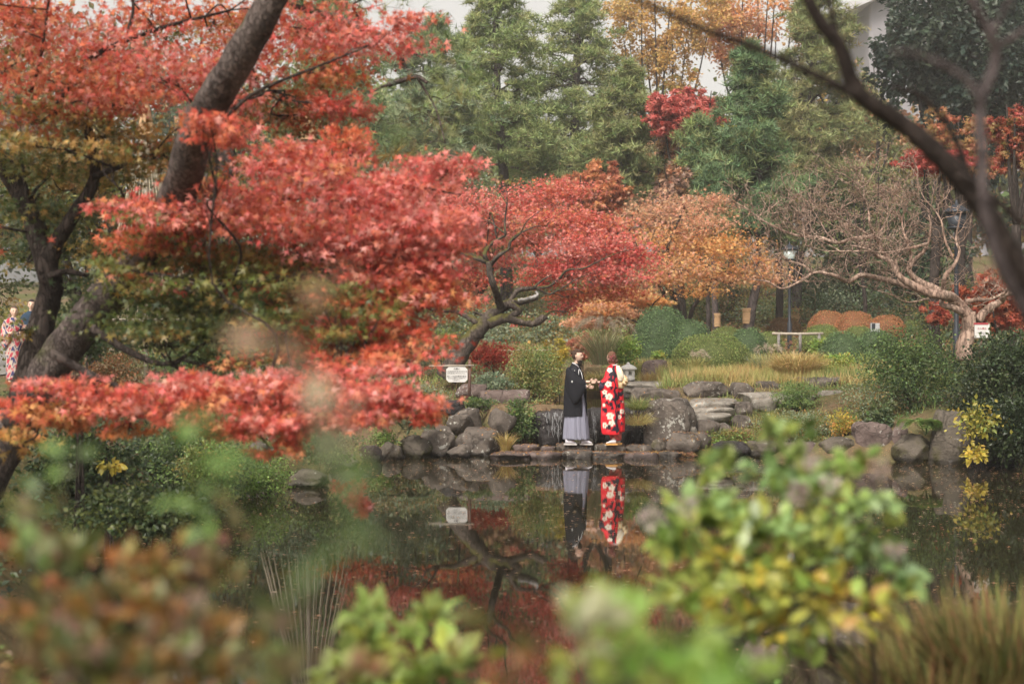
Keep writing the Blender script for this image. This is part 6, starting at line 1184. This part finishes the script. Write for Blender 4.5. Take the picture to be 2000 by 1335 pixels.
# ---- woman in red flowered kimono
org = P(1070 + 830 / 6.36, 867.0, DM); org[2] = .19; f = Fig('woman in red kimono with white flowers and golden sash, seen from behind', org, 0)
def cx(v): return (v - 830) / 647.0
def cz(v): return (1255 - v) / 647.0
FL = [(742, 517, 44), (697, 612, 34), (750, 668, 50), (690, 770, 20), (765, 900, 52), (783, 985, 44), (700, 1015, 34), (915, 850, 34), (762, 348, 34), (882, 915, 26), (925, 737, 14), (905, 330, 20)]
DKP = [(700, 830, 34), (745, 1040, 34), (690, 660, 26), (800, 700, 24), (720, 740, 26), (870, 860, 28), (930, 900, 26), (780, 560, 24), (840, 420, 20), (910, 1000, 24), (790, 390, 46), (770, 455, 34), (660, 520, 40), (650, 560, 34), (785, 470, 24), (770, 760, 34), (790, 810, 22), (880, 640, 34), (855, 690, 30), (905, 650, 22), (870, 780, 34), (815, 1060, 34), (850, 1075, 32), (920, 620, 26), (700, 505, 24), (835, 560, 20), (900, 725, 20)]
def kcol(V):
    X_, Z_ = V[:, 0] * 647 + 830, 1255 - V[:, 2] * 647; c = np.tile(A([.62, .018, .03]), (len(V), 1)) * (1 + .12 * np.sin(X_ * .05) * np.sin(Z_ * .04))[:, None]
    lite = np.zeros(len(V))
    for x, z, r in [(720, 690, 30), (830, 880, 26), (690, 880, 26), (900, 980, 30), (740, 1080, 26), (820, 350, 20)]:
        a = np.arctan2(Z_ - z, X_ - x); q = np.hypot(X_ - x, Z_ - z) < r * (.7 + .3 * np.cos(5 * a)); c[q] = (.75, .06, .07)
    for x, z, r in DKP:
        a = np.arctan2(Z_ - z, X_ - x); q = np.hypot(X_ - x, Z_ - z) < r * (.85 + .2 * np.cos(3 * a + x) + .12 * np.cos(7 * a)); c[q] = (.018, .012, .022)
    bx = 812 + (Z_ - 300) * .045 + 8 * np.sin(Z_ * .05); q = (np.abs(X_ - bx) < 13 + 7 * np.sin(Z_ * .021)) & (Z_ < 1095) & (Z_ > 290); c[q] = (.018, .012, .022)
    for x, z, r in FL:
        a = np.arctan2(Z_ - z, X_ - x); d = np.hypot(X_ - x, Z_ - z); q = np.zeros(len(V), bool)
        for w_ in range(5): q |= np.hypot(X_ - x - r * .58 * np.cos(w_ * 1.2566 + x), Z_ - z - r * .5 * np.sin(w_ * 1.2566 + x)) < r * .4
        c[q] = (.76, .68, .58); q = q & (d < r * .22); c[q] = (.6, .42, .25)
    return c
def rosecol(V): Z_ = V[:, 2]; s = .85 + .25 * np.sin(V[:, 0] * 60 + Z_ * 50); c = A([.52, .1, .09])[None] * s[:, None]; c[Z_ < .085] = (.4, .02, .03); return c
J = {'pel': ((.06, .02, .9), .11), 'sp': ((.05, .02, 1.12), .1), 'ch': ((.02, .0, 1.3), .11), 'nk': ((-.02, 0, 1.47), .042), 'hd': ((-.045, 0, 1.56), .045), 'ls': ((-.04, -.13, 1.36), .045), 'le': ((-.1, -.2, 1.17), .035), 'lw': ((-.3, -.2, 1.175), .022), 'lp': ((-.345, -.195, 1.18), .024), 'rs': ((.06, .14, 1.36), .045), 're': ((.0, .2, 1.12), .035), 'rw': ((-.15, .12, 1.1), .022), 'rp': ((-.2, .1, 1.09), .024),
     'lh': ((.04, -.07, .85), .08), 'lk': ((.05, -.07, .48), .055), 'la': ((-.02, -.08, .08), .036), 'lf': ((-.12, -.09, .03), .03), 'rh': ((.08, .08, .85), .08), 'rk': ((.08, .06, .48), .055), 'ra': ((.06, .0, .08), .036), 'rf': ((-.04, -.01, .03), .03)}
E = [('pel', 'sp'), ('sp', 'ch'), ('ch', 'nk'), ('nk', 'hd'), ('ch', 'ls'), ('ls', 'le'), ('le', 'lw'), ('lw', 'lp'), ('ch', 'rs'), ('rs', 're'), ('re', 'rw'), ('rw', 'rp'), ('pel', 'lh'), ('lh', 'lk'), ('lk', 'la'), ('la', 'lf'), ('pel', 'rh'), ('rh', 'rk'), ('rk', 'ra'), ('ra', 'rf')]
SW = (.62, .42, .34); V, T = skinbody(J, E, 'pel'); mb = MB(); mb.add(V, T, None, SW); hc = A([cx(792), 0, 1.62]); R = add_head(f, mb, hc, math.radians(128), SW, None); fingers(mb, A([-.345, -.195, 1.18]), (-1, .05, .02), .3, SW); fingers(mb, A([-.2, .1, 1.09]), (-1, -.1, 0), .6, SW); f.put(mb, 'body', SKIN); eyes(f, hc, R, (.08, .04, .03), SW)
mb = MB(); HW = (.13, .065, .04); hair_shell(mb, hc, R, HW, lambda V: (V[:, 0] < .35) & (V[:, 2] > -.72) | (V[:, 2] > .5), 1.1); E_, Q_ = grid_sphere(24, 16); mb.add(E_ * A([.05, .05, .045]) + A([cx(842), -.02, cz(238)]), None, Q_, HW); mb.add(E_ * A([.06, .05, .055]) + A([cx(800), -.045, cz(215)]), None, Q_, A(HW) * .8); hr = f.put(mb, 'hair', CLOTH)
mb = MB(); n_ = 90; pos = A([cx(795), -.108, cz(198)]) + rng.normal(size=(n_, 3)) * A([.032, .02, .034]); scatter(mb, 'chip', pos, rng.normal(size=(n_, 3)), rng.normal(size=(n_, 3)) + A([0, -1.5, 0]), rng.uniform(.012, .026, n_), paint([(.3, .02, .04), (.22, .01, .03), (.4, .06, .08), (.6, .3, .35)], rng.integers(0, 4, n_), n_)); f.put(mb, 'hair_flowers', CLOTH, False)
mb = MB(); loft(mb, [hsec(cz(1205), cx(790), cx(912), 0, .1), hsec(cz(1150), cx(765), cx(915), 0, .13), hsec(cz(1090), cx(760), cx(925), 0, .15), hsec(cz(950), cx(780), cx(935), .01, .16)], 90, 6, (6, .03, 0), rosecol); f.put(mb, 'under_kimono', SILK)
mb = MB(); loft(mb, [hsec(cz(1100), cx(790), cx(952), .01, .165), hsec(cz(950), cx(790), cx(955), .01, .17), hsec(cz(800), cx(795), cx(948), .01, .17), hsec(cz(660), cx(790), cx(938), .01, .165), hsec(cz(560), cx(770), cx(932), .01, .15), hsec(cz(450), cx(745), cx(930), 0, .15), hsec(cz(370), cx(728), cx(922), 0, .165), hsec(cz(320), cx(738), cx(900), 0, .14), hsec(cz(292), cx(768), cx(862), 0, .08), hsec(cz(280), cx(780), cx(845), 0, .055)], 150, 9, (7, .03, 1), kcol); km = f.put(mb, 'kimono', SILK)
mb = MB(); loft(mb, [hsec(cz(1132), cx(735), cx(850), -.215, .02), hsec(cz(1105), cx(668), cx(872), -.215, .028), hsec(cz(930), cx(655), cx(858), -.215, .032), hsec(cz(760), cx(662), cx(850), -.215, .035), hsec(cz(620), cx(650), cx(858), -.215, .042), hsec(cz(560), cx(632), cx(862), -.215, .055), hsec(cz(500), cx(636), cx(858), -.21, .06), hsec(cz(440), cx(690), cx(852), -.19, .065), hsec(cz(370), cx(712), cx(835), -.15, .07), hsec(cz(325), cx(740), cx(815), -.1, .05)], 150, 9, (6, .05, .5), kcol, ex=.75); f.put(mb, 'sleeve', SILK, parent=km)
mb = MB(); loft(mb, [vsec(.0, .17, 1.34, .9, .05), vsec(-.1, .2, 1.2, .5, .04), vsec(-.17, .16, 1.15, .45, .03)], 40, 6, (4, .03, 0), kcol); f.put(mb, 'sleeve', SILK, parent=km)
def gold(V): s = np.sin(V[:, 0] * 55) * np.sin(V[:, 2] * 60); return np.where(s[:, None] > .15, A([.66, .5, .28]), np.where(s[:, None] < -.35, A([.5, .28, .12]), A([.74, .62, .42])))
mb = MB(); loft(mb, [hsec(cz(568), cx(802), cx(945), .0, .17), hsec(cz(520), cx(808), cx(955), 0, .175), hsec(cz(482), cx(808), cx(950), 0, .17)], 90, 8, (0, 0, 0), gold); ob = f.put(mb, 'sash', SILK)
mb = MB(); V, Q = grid_sphere(48, 30); b_ = V * A([.075, .12, .11]) * (1 + .07 * np.sin(V[:, 2:] * 9 + V[:, :1] * 5)) + A([cx(945), -.06, cz(480)]); mb.add(b_, None, Q, gold(b_)); f.put(mb, 'sash_bow', SILK, parent=ob)
mb = MB(); loft(mb, [hsec(cz(480), cx(858), cx(925), -.15, .03), hsec(cz(420), cx(850), cx(935), -.165, .035), hsec(cz(350), cx(842), cx(915), -.16, .03), hsec(cz(292), cx(845), cx(885), -.09, .03)], 40, 8, (3, .05, 0), lambda V: np.where((np.sin(V[:, 0] * 70 + V[:, 2] * 40) > .3)[:, None], A([.72, .6, .42]), A([.78, .7, .58]))); f.put(mb, 'shoulder_cloth', SILK)
mb = MB(); a = np.linspace(0, 6.283, 25); tube(mb, np.stack([cx(818) + .06 * np.cos(a), -.01 + .062 * np.sin(a), cz(290) + .012 * np.cos(a)], -1), .011, 6, (.75, .72, .72)); f.put(mb, 'collar', CLOTH)
mb = MB(); loft(mb, [vsec(cx(632), -.21, cz(502), cz(590), .045), vsec(cx(655), -.21, cz(497), cz(600), .058), vsec(cx(690), -.215, cz(500), cz(585), .062)], 40, 4, (0, 0, 0), None, (.03, .02, .04)); f.put(mb, 'dark_cuff', SILK)
for x_, y__ in ((cx(800), -.12), (cx(860), .02)):
    mb = MB(); loft(mb, [vsec(x_ + .06, y__, .09, .025, .034), vsec(x_, y__, .095, .025, .036), vsec(x_ - .07, y__, .065, .025, .038), vsec(x_ - .12, y__, .045, .025, .028)], 24, 4, (0, 0, 0), None, (.7, .66, .68)); sh = f.put(mb, 'white_sock', CLOTH); mb = MB(); box(mb, (x_ - .02, y__, .01), (.11, .04, .018), (.55, .3, .1)); f.put(mb, 'sandal', CLOTH, False, parent=sh)

# ---- two strollers on the path, far left
def stroller(label, px, top, foot, D, rot, cf, hair, skirt=True):
    org = P(px, foot, D); s = (foot - top) / F * D / 1.72; f = Fig(label, org, rot)
    J = {'pel': ((0, 0, .92), .11), 'sp': ((0, 0, 1.15), .11), 'ch': ((0, 0, 1.32), .12), 'nk': ((.0, 0, 1.46), .05), 'hd': ((.01, 0, 1.56), .05), 'rs': ((0, -.16, 1.38), .05), 're': ((.0, -.21, 1.14), .04), 'rw': ((.18, -.12, 1.12), .026), 'rp': ((.22, -.08, 1.12), .028), 'ls': ((0, .16, 1.38), .05), 'le': ((.0, .21, 1.14), .04), 'lw': ((.18, .12, 1.12), .026), 'lp': ((.22, .08, 1.12), .028),
         'rh': ((0, -.09, .88), .08), 'rk': ((.02, -.09, .48), .06), 'ra': ((-.02, -.09, .08), .04), 'rf': ((.1, -.1, .03), .035), 'lh': ((0, .09, .88), .08), 'lk': ((.0, .09, .48), .06), 'la': ((.0, .09, .08), .04), 'lf': ((.12, .1, .03), .035)}
    E = [('pel', 'sp'), ('sp', 'ch'), ('ch', 'nk'), ('nk', 'hd'), ('ch', 'rs'), ('rs', 're'), ('re', 'rw'), ('rw', 'rp'), ('ch', 'ls'), ('ls', 'le'), ('le', 'lw'), ('lw', 'lp'), ('pel', 'rh'), ('rh', 'rk'), ('rk', 'ra'), ('ra', 'rf'), ('pel', 'lh'), ('lh', 'lk'), ('lk', 'la'), ('la', 'lf')]
    V, T = skinbody(J, E, 'pel'); mb = MB(); mb.add(V * s, T, None, SK); hc = A([.015, 0, 1.6]) * s; R = add_head(f, mb, hc, 0, SK, None); fingers(mb, A([.22, -.08, 1.12]) * s, (1, 0, 0), .6, SK); fingers(mb, A([.22, .08, 1.12]) * s, (1, 0, 0), .6, SK); f.put(mb, 'body', SKIN); eyes(f, hc, R, hair, SK)
    mb = MB(); hair_shell(mb, hc, R, hair, lambda V: (V[:, 0] < .1) & (V[:, 2] > -.6) | (V[:, 2] > .5), 1.1); f.put(mb, 'hair', CLOTH)
    sc = lambda L_: [(c * s, U * s, V_ * s) for c, U, V_ in L_]
    if skirt: mb = MB(); loft(mb, sc([hsec(.08, -.15, .15, 0, .16), hsec(.5, -.15, .15, 0, .17), hsec(.9, -.15, .15, 0, .18), hsec(1.2, -.14, .14, 0, .18), hsec(1.38, -.12, .11, 0, .2), hsec(1.47, -.07, .07, 0, .08)]), 90, 12, (6, .02, 0), cf); k_ = f.put(mb, 'kimono', CLOTH)
    else:
        for sd in (-1, 1): mb = MB(); loft(mb, sc([hsec(.05, -.07, .07, sd * .1, .07), hsec(.5, -.08, .09, sd * .1, .08), hsec(.92, -.12, .12, sd * .07, .11)]), 24, 5, (0, 0, 0), None, (.03, .035, .05)); f.put(mb, 'trouser_leg', CLOTH)
        mb = MB(); loft(mb, sc([hsec(.78, -.15, .15, 0, .19), hsec(1.1, -.14, .14, 0, .19), hsec(1.36, -.12, .12, 0, .21), hsec(1.48, -.07, .07, 0, .08)]), 40, 6, (5, .02, 0), cf); k_ = f.put(mb, 'jacket', CLOTH)
    for sd in (-1, 1):
        mb = MB(); loft(mb, sc([vsec(-.06, sd * .17, 1.42, 1.15 if skirt else 1.2, .06), vsec(.02, sd * .23, 1.3, .85 if skirt else 1.05, .06), vsec(.1, sd * .2, 1.22, .8 if skirt else 1.04, .05), vsec(.17, sd * .13, 1.17, .95 if skirt else 1.06, .04)]), 40, 6, (4, .03, 0), cf); f.put(mb, 'sleeve', CLOTH, parent=k_)
def floral(V):
    q = np.sin(V[:, 0] * 47 + 2 * np.sin(V[:, 2] * 23)) + np.sin(V[:, 2] * 37 + 3 * np.sin(V[:, 1] * 31)) + np.sin(V[:, 1] * 43); c = np.tile(A([.5, .42, .36]), (len(V), 1)); c[q > .9] = (.42, .04, .07); c[q < -.9] = (.05, .05, .14); c[(q > .3) & (q < .55)] = (.55, .2, .22); return c
stroller('person in pink and red floral kimono on the far left path', 27, 598, 748, 30.5, math.radians(-60), floral, (.1, .07, .05)); stroller('person in dark blue jacket half hidden behind the dark maple trunk', 62, 585, 742, 31.5, math.radians(-80), lambda V: np.tile(A([.025, .045, .075]), (len(V), 1)), (.04, .03, .03), False)

# ================================================================ air
m = bpy.data.materials.new('air'); m.use_nodes = True; nt = m.node_tree; nt.nodes.clear(); out = nt.nodes.new('ShaderNodeOutputMaterial'); v = nt.nodes.new('ShaderNodeVolumePrincipled'); v.inputs['Density'].default_value = .0009; v.inputs['Color'].default_value = (.95, .95, .96, 1); v.inputs['Anisotropy'].default_value = .2; nt.links.new(v.outputs[0], out.inputs['Volume'])
mb = MB(); V = A([(x, y, z) for x in (-160, 180) for y in (-30, 260) for z in (-2, 62)]); mb.add(V, None, [(0, 1, 3, 2), (4, 6, 7, 5), (0, 4, 5, 1), (2, 3, 7, 6), (0, 2, 6, 4), (1, 5, 7, 3)]); mb.build('haze', m, smooth=False, kind='stuff')
